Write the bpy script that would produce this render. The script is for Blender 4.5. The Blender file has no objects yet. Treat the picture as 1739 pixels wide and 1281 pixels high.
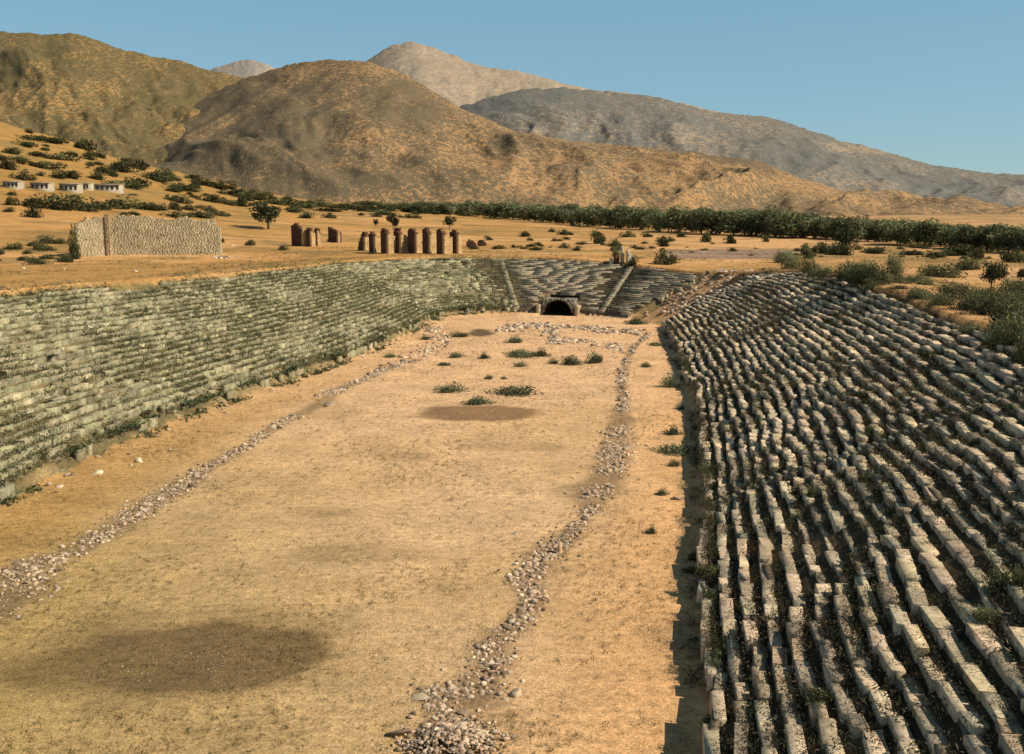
import bpy, math, random
import numpy as np

random.seed(7)
RNG = np.random.default_rng(11)
R = math.radians
COL = bpy.context.scene.collection
scene = bpy.context.scene

# ------------------------------------------------------------------ camera
F, CX, CY, H, PITCH = 1700.0, 869.5, 640.5, 20.8, R(9.55)
SP, CP = math.sin(PITCH), math.cos(PITCH)
cam_d = bpy.data.cameras.new('camera'); cam = bpy.data.objects.new('camera', cam_d); COL.objects.link(cam)
cam.location = (0, 0, H); cam.rotation_euler = (math.pi/2-PITCH, 0, 0)
cam_d.sensor_width = 36; cam_d.lens = F/1739*36; cam_d.clip_start = 0.5; cam_d.clip_end = 40000
scene.camera = cam

# ------------------------------------------------------------------ noise
def _hash(ix, iy, seed):
    ix = ix.astype(np.int64); iy = iy.astype(np.int64)
    h = (ix*374761393 + iy*668265263 + seed*974634777) & 0xffffffff
    h = ((h ^ (h >> 13))*1274126177) & 0xffffffff
    h = h ^ (h >> 16)
    return (h & 0xffff)/65535.0
def vnoise(x, y, seed=0):
    x = np.asarray(x, float); y = np.asarray(y, float)
    ix = np.floor(x); iy = np.floor(y); fx = x-ix; fy = y-iy
    fx = fx*fx*fx*(fx*(fx*6-15)+10); fy = fy*fy*fy*(fy*(fy*6-15)+10)
    a = _hash(ix, iy, seed); b = _hash(ix+1, iy, seed); c = _hash(ix, iy+1, seed); d = _hash(ix+1, iy+1, seed)
    return (a*(1-fx)+b*fx)*(1-fy) + (c*(1-fx)+d*fx)*fy
def fbm(x, y, octv=4, seed=0):
    x = np.asarray(x, float); y = np.asarray(y, float); s = 0; a = .5; t = 0
    for i in range(octv):
        s = s + a*vnoise(x, y, seed+i*17); t += a; a *= .5
        x, y = x*1.93+y*.37+5.3, y*1.93-x*.37/1.93+1.7
    return s/t
def ridged(x, y, octv=4, seed=0):
    s = 0; a = .5; t = 0
    for i in range(octv):
        s = s + a*(1-np.abs(2*vnoise(x, y, seed+i*31)-1)); t += a; a *= .5
        x, y = x*2.03+7.1, y*2.03+3.3
    return s/t
def sstep(a, b, x):
    t = np.clip((np.asarray(x, float)-a)/(b-a), 0, 1); return t*t*(3-2*t)

# ------------------------------------------------------------------ the bowl: floor outline, seating depth and height
def floor_pt(px, py):
    r = (px-CX)/F; up = (CY-py)/F
    dy = CP+up*SP; dz = -SP+up*CP
    k = -H/dz
    return (r*k, dy*k)
# (floor point, seating depth w, seating top height h)
ctrl = [((-44,-12),23,12.9),((-44.5,20),23.5,12.9),((-41,45),24,12.9)]
for px, py, w, h in [(0,862,24,12.7),(120,800,23.5,12.5),(240,745,23,12.3),(330,708,22.5,12.1),(430,672,22,12),(550,630,21.5,11.6),
        (640,595,21,11.3),(700,566,20,11),(735,545,19.5,10.8),(775,535,19,10.5),(860,533,18.5,10.4),(948,536,18,10.3),(1030,538,17,9.3),
        (1082,543,14,7.9),(1112,550,18,9.4),(1132,563,21,10.6),(1152,610,22,11.4),(1172,665,22,11.5),(1186,730,22,11.5),(1192,800,22,11.5),
        (1194,860,22,11.5),(1196,920,22,11.5),(1198,1000,22,11.5),(1196,1100,22,11.5),(1200,1280,22,11.5)]:
    ctrl.append((floor_pt(px, py), w, h))
ctrl += [((5.5,20),22,11.5),((3.5,4),22,11.5),((-8,-22),22,11.5),((-26,-30),22,11.5),((-40,-24),22,12)]
cp = np.array([[c[0][0], c[0][1], c[1], c[2]] for c in ctrl])
def catmull(P, n=24):
    N = len(P); out = []
    for i in range(N):
        p0, p1, p2, p3 = P[i-1], P[i], P[(i+1) % N], P[(i+2) % N]
        for t in np.arange(n)/n:
            out.append(.5*((2*p1)+(-p0+p2)*t+(2*p0-5*p1+4*p2-p3)*t*t+(-p0+3*p1-3*p2+p3)*t**3))
    return np.array(out)
raw = catmull(cp)
seg = np.hypot(*(np.roll(raw, -1, 0)-raw)[:, :2].T); cum = np.concatenate([[0], np.cumsum(seg)])
TOT = cum[-1]; NS = int(TOT); DS = TOT/NS
sv = np.arange(NS)*DS
rawc = np.vstack([raw, raw[:1]])
CUR = np.stack([np.interp(sv, cum, rawc[:, i]) for i in range(4)], 1)
kern = np.exp(-.5*(np.arange(-14, 15)/4.0)**2); kern /= kern.sum()
CUR = sum(np.roll(CUR, j-14, 0)*kern[j] for j in range(29))
TAN = np.roll(CUR[:, :2], -1, 0)-np.roll(CUR[:, :2], 1, 0); TAN /= np.hypot(*TAN.T)[:, None]
NRM = np.stack([-TAN[:, 1], TAN[:, 0]], 1)
for _ in range(6): NRM = (NRM+np.roll(NRM, 1, 0)+np.roll(NRM, -1, 0))/3
NRM /= np.hypot(*NRM.T)[:, None]
def at_s(s):
    s = np.mod(s, TOT); f = s/DS; i = f.astype(int) % NS; j = (i+1) % NS; f = (f-np.floor(f))[..., None]
    return CUR[i]*(1-f)+CUR[j]*f, TAN[i]*(1-f)+TAN[j]*f, NRM[i]*(1-f)+NRM[j]*f
def to_st(x, y):
    x = np.ravel(x); y = np.ravel(y); S = np.empty(len(x)); T = np.empty(len(x))
    for a in range(0, len(x), 20000):
        X = x[a:a+20000, None]; Y = y[a:a+20000, None]
        i = np.argmin((X-CUR[:, 0])**2+(Y-CUR[:, 1])**2, 1)
        dx = X[:, 0]-CUR[i, 0]; dy = Y[:, 0]-CUR[i, 1]
        al = dx*TAN[i, 0]+dy*TAN[i, 1]
        S[a:a+20000] = i*DS+np.clip(al, -DS/2, DS/2)
        T[a:a+20000] = np.where(dx*NRM[i, 0]+dy*NRM[i, 1] >= 0, 1, -1)*np.hypot(dx, dy)
    return S % TOT, T
def s_of(px, py):
    return float(to_st(*[np.array([v]) for v in floor_pt(px, py)])[0][0])

NR = 24; HP = 1.35
S_LEFT0 = s_of(0, 862)-32; S_ST1 = s_of(878, 533); S_ST2 = s_of(1022, 538)
S_END1 = s_of(1084, 543); S_R0 = s_of(1132, 562); S_R1 = float(to_st(np.array([5.]), np.array([12.]))[0][0])
S_ARCH = s_of(947, 536)
def ray_at_z(px, py, z):
    r = (px-CX)/F; up = (CY-py)/F; dy = CP+up*SP; dz = -SP+up*CP; k = (z-H)/dz
    return np.array([r*k, dy*k])
GA0, GA1 = np.array(floor_pt(1094, 541)), ray_at_z(1222, 470, 7.6)      # right edge of the far seats
GB0, GB1 = np.array(floor_pt(1131, 556)), ray_at_z(1312, 457, 9.35)     # upper edge of the right bank
def side(p0, p1, x, y):
    d = (p1-p0)/np.hypot(*(p1-p0)); return (x-p0[0])*d[1]-(y-p0[1])*d[0]      # > 0 to the right of the line
def calm(s): return (1-.85*sstep(S_ST1-14, S_ST1, s)*(1-sstep(S_END1, S_END1+8, s)))*(1-.6*(1-sstep(S_ST1-20, S_ST1-5, s)))
def wave_t(s, u): return (fbm(s/9, u*4, 3, 5)-.5)*1.7*calm(s)
def wave_z(s, u): return (fbm(s/10, u*4, 3, 9)-.5)*.9*calm(s)
def bank_line(s, t):
    c, _, _ = at_s(s); w, h = c[..., 2], c[..., 3]
    p = w/NR; rise = (h-HP)/NR
    u = t/w
    return HP+(h-HP)*u-.80*rise-.12+wave_z(s, u), w, h

# near hill on the left: crest direction -> height
HD = 800.0
def ray_at_y(px, py, y):
    r = (px-CX)/F; up = (CY-py)/F; k = y/(CP+up*SP)
    return r*k, y, H+(-SP+up*CP)*k
hill_pts = [(-700,120),(-300,160),(0,208),(100,234),(200,264),(300,292),(400,318),(500,336),(600,346),(700,354),(800,362),(950,366)]
hw = [ray_at_y(a, b, HD) for a, b in hill_pts]
hu = np.array([p[0]/HD for p in hw]); hz = np.array([p[2] for p in hw])
def plain(x, y):
    return 9.6+(fbm(x/90, y/90, 3, 41)-.5)*1.6+(fbm(x/17, y/17, 3, 42)-.5)*.5
def outer(x, y):
    z = plain(x, y)
    u = x/np.maximum(y, 60); zc = np.interp(u, hu, hz); zc = np.maximum(zc-9.6, 0)
    d = np.hypot(x, y)/np.sqrt(1+np.clip(u, -1.2, 1.2)**2)
    up = np.clip((d-235)/(HD-235), 0, 1)**1.15
    dn = 1-sstep(HD, HD+260, d)
    hb = zc*up*np.where(d > HD, dn, 1)
    n = (fbm(x/60, y/60, 4, 50)-.5)*np.minimum(hb, 30)*.28
    return z+hb+n*(d < HD+250)
def ground_z(x, y):
    sh = np.shape(x); x = np.ravel(np.asarray(x, float)); y = np.ravel(np.asarray(y, float))
    z = np.zeros(len(x)); near = (np.abs(x) < 140) & (y > -120) & (y < 330)
    z[~near] = outer(x[~near], y[~near])
    xn, yn = x[near], y[near]; s, t = to_st(xn, yn)
    zb, w, h = bank_line(s, np.clip(t, 0, w_dummy(s)))
    w_l = sstep(S_ST1, S_ST1-12, s); zb = zb - w_l*np.clip(1-t/5., 0, 1)*.45*(t > 0)
    zo = outer(xn, yn)
    zf = (fbm(xn/9, yn/9, 3, 60)-.5)*.25*sstep(0, -5, t)
    top = h+.15+wave_z(s, np.ones_like(s))
    k = sstep(w, w+30, t)
    # gap in the far right corner: an earth ramp instead of seats
    gap = sstep(-.3, 1.2, side(GA0, GA1, xn, yn))*sstep(-.3, 1.2, -side(GB0, GB1, xn, yn))*(s > S_ST2)*(s < S_R0+25)
    zr = np.clip(t/w, 0, 1)**1.1*h-.25
    zb = zb*(1-gap)+zr*gap
    zn = np.where(t < 0, zf, zb*sstep(0, .55, t))
    zn = np.where((t >= 0) & (gap > .5), zr+zf, zn)
    zn = np.where(t > w, top*(1-k)+zo*k, zn)
    # the passage cut under the far end
    zn = np.where((np.abs(s-S_ARCH) < 3.0) & (t > -.5) & (t < 7.2), np.minimum(zn, -.02), zn)
    # heaped earth at the foot of parts of the banks
    zn = zn + np.where(t < 0, np.exp(-(t/2.2)**2)*.55*fbm(s/7, s*0, 3, 77)*(s < S_END1)*(np.abs(s-S_ARCH) > 4), 0)
    z[near] = zn
    return z.reshape(sh)
def w_dummy(s): return at_s(s)[0][..., 2]
def hit(px, py, far=3000):
    r = (px-CX)/F; up = (CY-py)/F
    dy = CP+up*SP; dz = -SP+up*CP
    k = np.concatenate([np.arange(20, 260, .5), np.arange(260, 1000, 2.), np.arange(1000, far, 8.)])
    X, Y, Z = r*k, dy*k, H+dz*k
    g = ground_z(X, Y); b = np.nonzero(Z < g)[0]
    if len(b) == 0 or b[0] == 0: return None
    i = b[0]; f = (Z[i-1]-g[i-1])/((Z[i-1]-g[i-1])+(g[i]-Z[i]))
    return tuple(float(v[i-1]*(1-f)+v[i]*f) for v in (X, Y, Z))
def mpp(p):                                      # metres covered by one photo pixel at a point
    return (p[1]*CP-(p[2]-H)*SP)/F

# ------------------------------------------------------------------ materials
def mat(name):
    m = bpy.data.materials.new(name); m.use_nodes = True; nt = m.node_tree
    b = nt.nodes['Principled BSDF']; b.inputs['Roughness'].default_value = .9
    b.inputs['Specular IOR Level'].default_value = .15
    return m, nt, b
def N(nt, t, **kw):
    n = nt.nodes.new(t)
    for k, v in kw.items():
        if k in n.inputs.keys() if hasattr(n.inputs, 'keys') else False: n.inputs[k].default_value = v
        else: setattr(n, k, v)
    return n
def noise_node(nt, vec, scale, detail=4, rough=.6, dist=0):
    n = nt.nodes.new('ShaderNodeTexNoise'); n.inputs['Scale'].default_value = scale
    n.inputs['Detail'].default_value = detail; n.inputs['Roughness'].default_value = rough
    n.inputs['Distortion'].default_value = dist
    nt.links.new(vec, n.inputs['Vector']); return n.outputs['Fac']
def ramp(nt, fac, stops):
    n = nt.nodes.new('ShaderNodeValToRGB'); e = n.color_ramp.elements
    while len(e) < len(stops): e.new(.5)
    for el, (p, c) in zip(e, stops):
        el.position = p; el.color = (c, c, c, 1) if isinstance(c, (int, float)) else (*c, 1)
    nt.links.new(fac, n.inputs['Fac']); return n.outputs['Color']
def mixc(nt, a, b, fac, mode='MIX'):
    n = nt.nodes.new('ShaderNodeMix'); n.data_type = 'RGBA'; n.blend_type = mode
    for sock, v in ((n.inputs[0], fac), (n.inputs[6], a), (n.inputs[7], b)):
        if isinstance(v, bpy.types.NodeSocket): nt.links.new(v, sock)
        elif isinstance(v, (int, float)): sock.default_value = v
        else: sock.default_value = (*v, 1)
    return n.outputs[2]
def mathn(nt, op, a, b=0.0):
    n = nt.nodes.new('ShaderNodeMath'); n.operation = op
    for sock, v in ((n.inputs[0], a), (n.inputs[1], b)):
        if isinstance(v, bpy.types.NodeSocket): nt.links.new(v, sock)
        else: sock.default_value = v
    return n.outputs[0]
def bump(nt, b, hgt, strength, dist):
    n = nt.nodes.new('ShaderNodeBump'); n.inputs['Strength'].default_value = strength; n.inputs['Distance'].default_value = dist
    nt.links.new(hgt, n.inputs['Height']); nt.links.new(n.outputs[0], b.inputs['Normal'])
def attr(nt, name):
    n = nt.nodes.new('ShaderNodeAttribute'); n.attribute_name = name; return n.outputs['Color']
def objrand(nt): return nt.nodes.new('ShaderNodeObjectInfo').outputs['Random']
def texvec(nt, which='Object'): return nt.nodes.new('ShaderNodeTexCoord').outputs[which]

def ground_mat():
    m, nt, b = mat('dry_earth'); v = texvec(nt)
    c = attr(nt, 'Col')
    n1 = ramp(nt, noise_node(nt, v, .22, 6, .65), [(.3, .78), (.7, 1.16)])
    n2 = ramp(nt, noise_node(nt, v, 1.7, 8, .75), [(.30, .50), (.5, 1.0), (.70, 1.34)])
    n3 = ramp(nt, noise_node(nt, v, 9, 4, .8), [(.32, .34), (.5, 1.0), (.68, 1.55)])
    c = mixc(nt, c, n1, 1, 'MULTIPLY'); c = mixc(nt, c, n2, .8, 'MULTIPLY'); c = mixc(nt, c, n3, .85, 'MULTIPLY')
    # wheel and plough streaks drawn across the floor
    mp = nt.nodes.new('ShaderNodeMapping'); mp.inputs['Scale'].default_value = (.35, 2.2, 1); nt.links.new(v, mp.inputs['Vector'])
    st = ramp(nt, noise_node(nt, mp.outputs[0], 1.1, 5, .7), [(.35, .84), (.65, 1.12)])
    c = mixc(nt, c, st, .7, 'MULTIPLY')
    # dark dead tufts
    tf = ramp(nt, noise_node(nt, v, 3.1, 3, .6), [(.62, 0.), (.68, 1.)])
    c = mixc(nt, c, (.10, .085, .04), mathn(nt, 'MULTIPLY', tf, .5))
    nt.links.new(c, b.inputs['Base Color'])
    h = mathn(nt, 'ADD', noise_node(nt, v, 2.2, 8, .75), mathn(nt, 'MULTIPLY', noise_node(nt, v, 14, 3, .7), .35))
    bump(nt, b, h, .8, .14)
    return m
def stone_mat(name, c0, c1, stain, sc=2.0, relief=.7):
    m, nt, b = mat(name); v = texvec(nt)
    n = ramp(nt, noise_node(nt, v, sc, 8, .7), [(.3, c0), (.7, c1)])
    n2 = ramp(nt, noise_node(nt, v, sc*3.3, 6, .8), [(.42, 0.), (.62, 1.)])
    c = mixc(nt, n, stain, mathn(nt, 'MULTIPLY', n2, .62))
    a = attr(nt, 'Col'); c = mixc(nt, c, a, 1, 'MULTIPLY')
    c = mixc(nt, c, ramp(nt, noise_node(nt, v, .22, 5, .7), [(.32, .8), (.68, 1.15)]), 1, 'MULTIPLY')
    nt.links.new(c, b.inputs['Base Color'])
    bump(nt, b, noise_node(nt, v, sc*4, 8, .75), relief, .06)
    return m
def rock_mat(name, c0, c1, one=False):
    m, nt, b = mat(name); v = texvec(nt)
    c = ramp(nt, noise_node(nt, v, 3, 6, .7), [(.3, c0), (.7, c1)])
    r = ramp(nt, objrand(nt), [(0, (.5, .43, .37)), (.35, (.9, .8, .7)), (.7, (1.1, 1.0, .88)), (1, (1.35, 1.25, 1.1))])
    if not one: c = mixc(nt, c, r, 1, 'MULTIPLY')
    c = mixc(nt, c, attr(nt, 'Col'), 1, 'MULTIPLY'); nt.links.new(c, b.inputs['Base Color'])
    bump(nt, b, noise_node(nt, v, 8, 6, .7), .7, .1)
    return m
def leaf_mat(name, tint=(1, 1, 1), rnd=.45):
    m, nt, b = mat(name)
    c = mixc(nt, attr(nt, 'Col'), tint, 1, 'MULTIPLY')
    r = ramp(nt, objrand(nt), [(0, 1-rnd), (1, 1+rnd)])
    c = mixc(nt, c, r, 1, 'MULTIPLY')
    nt.links.new(c, b.inputs['Base Color'])
    tr = nt.nodes.new('ShaderNodeBsdfTranslucent'); nt.links.new(c, tr.inputs[0])
    mx = nt.nodes.new('ShaderNodeMixShader'); mx.inputs[0].default_value = .22
    nt.links.new(b.outputs[0], mx.inputs[1]); nt.links.new(tr.outputs[0], mx.inputs[2])
    nt.links.new(mx.outputs[0], nt.nodes['Material Output'].inputs[0])
    return m
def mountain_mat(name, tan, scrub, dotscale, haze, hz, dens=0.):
    m, nt, b = mat(name); mp = nt.nodes.new('ShaderNodeMapping'); mp.inputs['Scale'].default_value = (1, .55, 1)
    nt.links.new(texvec(nt), mp.inputs['Vector']); v = mp.outputs[0]
    sep = nt.nodes.new('ShaderNodeSeparateColor'); nt.links.new(attr(nt, 'Col'), sep.inputs[0])
    big = noise_node(nt, v, dotscale*.06, 6, .65)
    tn = mixc(nt, tan, tuple(k*.72 for k in tan), ramp(nt, noise_node(nt, v, dotscale*.16, 7, .7), [(.35, 0.), (.65, 1.)]))
    d = noise_node(nt, v, dotscale, 3, .65)
    d2 = noise_node(nt, v, dotscale*3, 3, .7)
    rd = ramp(nt, d, [(.36, 0.), (.64, 1.)]); rd2 = ramp(nt, d2, [(.36, 0.), (.64, 1.)]); rb = ramp(nt, big, [(.36, 0.), (.64, 1.)])
    th = mathn(nt, 'ADD', mathn(nt, 'ADD', mathn(nt, 'MULTIPLY', rd, .40), mathn(nt, 'MULTIPLY', rd2, .38)), mathn(nt, 'MULTIPLY', rb, .20))
    th = mathn(nt, 'ADD', th, mathn(nt, 'MULTIPLY', sep.outputs[0], .34))
    k = ramp(nt, mathn(nt, 'ADD', th, dens), [(.46, 0.), (.56, 1.)])
    c = mixc(nt, tn, scrub, mathn(nt, 'MULTIPLY', k, .88))
    # pale bare rock speckles
    rk = ramp(nt, noise_node(nt, v, dotscale*2.1, 2, .6), [(.63, 0.), (.70, 1.)])
    c = mixc(nt, c, tuple(min(1, q*1.45) for q in tan), mathn(nt, 'MULTIPLY', rk, .5))
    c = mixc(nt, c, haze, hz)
    nt.links.new(c, b.inputs['Base Color'])
    bump(nt, b, mathn(nt, 'ADD', d, mathn(nt, 'MULTIPLY', big, 1.5)), .45, .5/dotscale)
    return m

M = {}
M['ground'] = ground_mat()
M['seat'] = stone_mat('weathered_limestone', (.34, .30, .25), (.60, .55, .47), (.17, .165, .125), 1.1)
M['wall'] = stone_mat('rubble_masonry', (.40, .32, .19), (.64, .54, .36), (.26, .20, .11), .8, .12)
M['wallred'] = stone_mat('red_mortar_masonry', (.36, .26, .14), (.55, .43, .27), (.2, .13, .08), .9)
M['pier'] = stone_mat('brown_brickwork', (.10, .05, .035), (.20, .10, .06), (.06, .03, .02), 1.2)  # brick brown, darkened to carry the piers' shaded faces
M['pale'] = stone_mat('pale_and_sunlit_stone', (.56, .46, .32), (.76, .66, .5), (.40, .3, .2), .8)  # pale stone, also the painted sunlit ends of the brick piers
M['dark'] = stone_mat('dark_vault_stone', (.06, .045, .035), (.12, .09, .07), (.03, .025, .02), 1)  # the tunnel's inner gloom put into the stone colour
M['rock'] = rock_mat('broken_limestone', (.34, .27, .20), (.60, .52, .43))
M['rubble'] = rock_mat('rubble_limestone', (.34, .28, .22), (.62, .55, .47), True)
M['rockw'] = rock_mat('bleached_marble', (.55, .48, .38), (.74, .68, .57))
M['plaster'] = stone_mat('whitewashed_plaster', (.42, .37, .28), (.60, .54, .43), (.34, .27, .18), .5)
M['window'] = stone_mat('dark_opening', (.03, .03, .035), (.06, .06, .06), (.02, .02, .02), .5)
M['leaf'] = leaf_mat('shrub_leaves')
M['leafn'] = leaf_mat('weed_leaves', rnd=.0)
def bark():
    m, nt, b = mat('bark'); v = texvec(nt)
    nt.links.new(ramp(nt, noise_node(nt, v, 6, 5, .7), [(.3, (.06, .045, .03)), (.7, (.16, .12, .08))]), b.inputs['Base Color']); return m
M['bark'] = bark()

# ------------------------------------------------------------------ object helpers
def mesh_np(name, V, Q, cols=None, smooth=False, tri=False):
    me = bpy.data.meshes.new(name); V = np.asarray(V, np.float32); Q = np.asarray(Q, np.int32)
    n = 3 if tri else 4
    me.vertices.add(len(V)); me.vertices.foreach_set('co', V.ravel())
    me.loops.add(Q.size); me.loops.foreach_set('vertex_index', Q.ravel())
    me.polygons.add(len(Q)); me.polygons.foreach_set('loop_start', np.arange(0, Q.size, n, dtype=np.int32))
    if smooth: me.polygons.foreach_set('use_smooth', np.ones(len(Q), bool))
    me.update(calc_edges=True)
    if cols is not None:
        ca = me.color_attributes.new('Col', 'FLOAT_COLOR', 'POINT')
        c4 = np.ones((len(V), 4), np.float32); c4[:, :3] = cols; ca.data.foreach_set('color', c4.ravel())
    return me
def link(name, me, m=None, parent=None, loc=None):
    o = bpy.data.objects.new(name, me); COL.objects.link(o)
    if m is not None and me is not None and len(me.materials) == 0: me.materials.append(m)
    if parent is not None: o.parent = parent
    if loc is not None: o.location = loc
    return o
def tag(o, label=None, cat=None, group=None, kind=None):
    for k, v in (('label', label), ('category', cat), ('group', group), ('kind', kind)):
        if v: o[k] = v
    return o
def thing(name, label, cat, loc=(0, 0, 0), rz=0, group=None):
    o = bpy.data.objects.new(name, None); COL.objects.link(o); o.location = loc; o.rotation_euler.z = rz
    o.empty_display_size = .5
    return tag(o, label, cat, group)

class Blocks:                                     # many irregular chamfered blocks collected into ONE mesh
    def __init__(s): s.V = []; s.Q = []; s.C = []; s.n = 0
    def add(s, o, ax, ay, az, L, D, Z, col=(1, 1, 1), jit=.03, ch=.05):
        # o = centre of the base front edge; ax along, ay back, az up
        l = L/2; pts = []
        for (z, ins) in ((-0.0, 0), (Z-ch, 0), (Z, ch)):
            for (a, b) in ((-l+ins, ins), (l-ins, ins), (l-ins, D-ins), (-l+ins, D-ins)):
                j = [random.uniform(-jit, jit) for _ in range(3)]
                pts.append(o+ax*(a+j[0])+ay*(b+j[1])+az*(z+j[2]))
        k = s.n; s.V += pts
        for r in (0, 4):
            for i in range(4):
                s.Q.append((k+r+i, k+r+(i+1) % 4, k+r+4+(i+1) % 4, k+r+4+i))
        s.Q.append((k+8, k+9, k+10, k+11))
        s.C += [col]*12; s.n += 12
    def build(s, name, m, parent=None):
        return link(name, mesh_np(name, np.array(s.V), s.Q, np.array(s.C)), m, parent)
V3 = lambda *a: np.array(a, float)

# ------------------------------------------------------------------ ground sheet
def graded(lo, hi, step, far_lo, far_hi, g=1.09):
    a = list(np.arange(lo, hi+step/2, step)); d = step; x = a[-1]
    while x < far_hi: d *= g; x += d; a.append(x)
    d = step; x = a[0]; b = []
    while x > far_lo: d *= g; x -= d; b.append(x)
    return np.array(b[::-1]+a)
gx = graded(-78, 62, .5, -16000, 16000); gy = graded(8, 226, .5, -400, 20000)
# keep a finer step over the near hill and field
def refine(a, lo, hi, st):
    out = [a[0]]
    for q in a[1:]:
        if q > lo and out[-1] < hi and q-out[-1] > st:
            k = int(math.ceil((q-out[-1])/st)); out += list(np.linspace(out[-1], q, k+1)[1:])
        else: out.append(q)
    return np.array(out)
gx = refine(gx, -520, 420, 7); gy = refine(gy, 220, 1100, 6)
GX, GY = np.meshgrid(gx, gy); GZ = ground_z(GX, GY)
far = np.hypot(GX, GY) > 1500
GZ = np.where(far, 8.0, GZ)
xs, ys, zs = GX.ravel(), GY.ravel(), GZ.ravel()
S_, T_ = np.zeros(len(xs)), np.full(len(xs), 999.)
nr = (np.abs(xs) < 140) & (ys > -120) & (ys < 330); S_[nr], T_[nr] = to_st(xs[nr], ys[nr])
def lerp3(a, b, k): return a*(1-k[:, None])+b*k[:, None]
sand = V3(.57, .41, .235); orange = V3(.62, .38, .175); olive = V3(.33, .255, .085); gold = V3(.47, .31, .105)
sand, orange, olive, gold = sand*1.2, orange*1.17, olive*1.12, gold*1.15
C = np.tile(sand, (len(xs), 1))
n_a = fbm(xs/14, ys/14, 4, 3)
# arena: olive gold near left, orange toward the right edge and the left foot
C = lerp3(C, V3(.60, .42, .20), sstep(.4, .7, n_a)*.6)
C = lerp3(C, olive, sstep(8, -22, xs+ (ys-40)*.28)*sstep(110, 36, ys)*.68)
C = lerp3(C, orange, sstep(-11, -2, T_)*(S_ > S_END1)*.75)
C = lerp3(C, V3(.44, .28, .095), sstep(-12, -4, T_)*(S_ < S_ST1)*.85)
C = lerp3(C, V3(.77, .52, .30), sstep(60, 150, ys)*.75)
LEFT = [(-40,1040),(20,1005),(60,955),(130,940),(200,892),(250,858),(330,812),(360,790),(430,752),(480,716),(550,684),(565,664),(620,644),(680,620),(712,612)]
LW = [95,90,50,38,42,38,30,18,15,18,20,18,12,9,6]
RIGHT = [(770,1268),(760,1225),(720,1178),(800,1178),(840,1130),(830,1100),(880,1060),(905,1020),(890,985),(915,950),(960,915),(995,880),(1005,845),(1035,805),(1045,765),(1052,720),(1060,680),(1055,650),(1062,620),(1075,590),(1100,570)]
RW_ = [80,34,28,75,40,42,34,26,40,40,30,12,40,36,32,26,10,10,8,8,6]
def blot(px, py, rx, ry, col, k, seed=1, soft=.35):
    global C
    p = hit(px, py); a = hit(px+rx, py); b = hit(px, py-ry); c = hit(px, py+ry)
    ax = a[0]-p[0]; ay = (b[1]-c[1])/2; cy = (b[1]+c[1])/2
    d = np.hypot((xs-p[0])/ax, (ys-cy)/ay)+(fbm(xs/3., ys/3., 4, seed)-.5)*.55
    C = lerp3(C, np.array(col), (1-sstep(1-soft, 1+soft*.4, d))*k)
blot(330, 1118, 235, 58, (.11, .078, .04), .96, 4, .12)
blot(130, 1135, 150, 40, (.17, .13, .05), .7, 6)
blot(300, 1122, 330, 95, (.30, .22, .10), .5, 8)
blot(815, 702, 115, 15, (.26, .16, .085), .9, 5, .2)
blot(1000, 835, 80, 14, (.24, .18, .08), .45, 15)
for q in [(820,566,28,8),(560,700,60,14),(690,775,60,10),(540,870,60,10),(600,940,120,20),(1120,1080,60,20),(870,760,120,8)]:
    blot(*q, (.33, .23, .11), .4, 20)
blot(815, 566, 24, 7, (.10, .07, .045), .9, 30)
def along(L, wpx, col, k):
    global C
    P_ = np.array([floor_pt(*q) for q in L]); best = np.full(len(xs), 99.)
    for a, b, wa, wb in zip(P_[:-1], P_[1:], wpx[:-1], wpx[1:]):
        d = b-a; t = np.clip(((xs-a[0])*d[0]+(ys-a[1])*d[1])/(d@d), 0, 1); w_ = (wa+(wb-wa)*t)/F*np.hypot(ys, H)
        best = np.minimum(best, np.hypot(xs-a[0]-d[0]*t, ys-a[1]-d[1]*t)/np.maximum(w_, .1))
    C = lerp3(C, np.array(col), (1-sstep(.35, 1.15, best+(fbm(xs/2, ys/2, 3, 66)-.5)*.5))*k)
along(LEFT, LW, (.27, .205, .11), .75); along(RIGHT, RW_, (.27, .19, .11), .75)
# soil of the banks, right and far end darkened for shade between tiers
inb = (T_ > 0) & nr
wv = at_s(S_)[0][:, 2]
leftb = inb & (S_ < S_ST1); 
Cl = lerp3(np.tile(V3(.17, .15, .075), (len(xs), 1)), V3(.30, .24, .12), sstep(.42, .62, fbm(xs/5, ys/5, 4, 13)))
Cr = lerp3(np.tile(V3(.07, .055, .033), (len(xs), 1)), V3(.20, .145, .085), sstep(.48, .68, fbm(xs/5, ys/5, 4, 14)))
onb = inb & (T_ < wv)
gapm = (side(GA0, GA1, xs, ys) > 0) & (side(GB0, GB1, xs, ys) < 0) & (S_ > S_ST2) & (S_ < S_R0+25)
_q = [(3, 487), (70, 486), (145, 488), (215, 498), (284, 494)]; _q = [to_st(*[np.array([v]) for v in hit(*a)[:2]]) for a in _q]
_k = sorted((float(a[0]), float(b[0]/at_s(a)[0][0, 2])) for a, b in _q)
bur = (T_/wv > np.interp(S_, [a for a, b in _k], [b for a, b in _k])+.03) & (S_ < _k[-1][0]+1.5)
C = np.where((onb & (S_ < S_ST1))[:, None], np.where(bur[:, None], lerp3(np.tile(V3(.44, .29, .10), (len(xs), 1)), V3(.2, .18, .08), sstep(.5, .7, fbm(xs/4, ys/4, 4, 13))), Cl), C)
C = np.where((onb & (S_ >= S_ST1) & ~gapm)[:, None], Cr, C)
C = np.where((onb & gapm)[:, None], lerp3(np.tile(V3(.60, .38, .19), (len(xs), 1)), V3(.26, .2, .1), sstep(.48, .62, fbm(xs/3, ys/3, 4, 19))), C)
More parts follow.
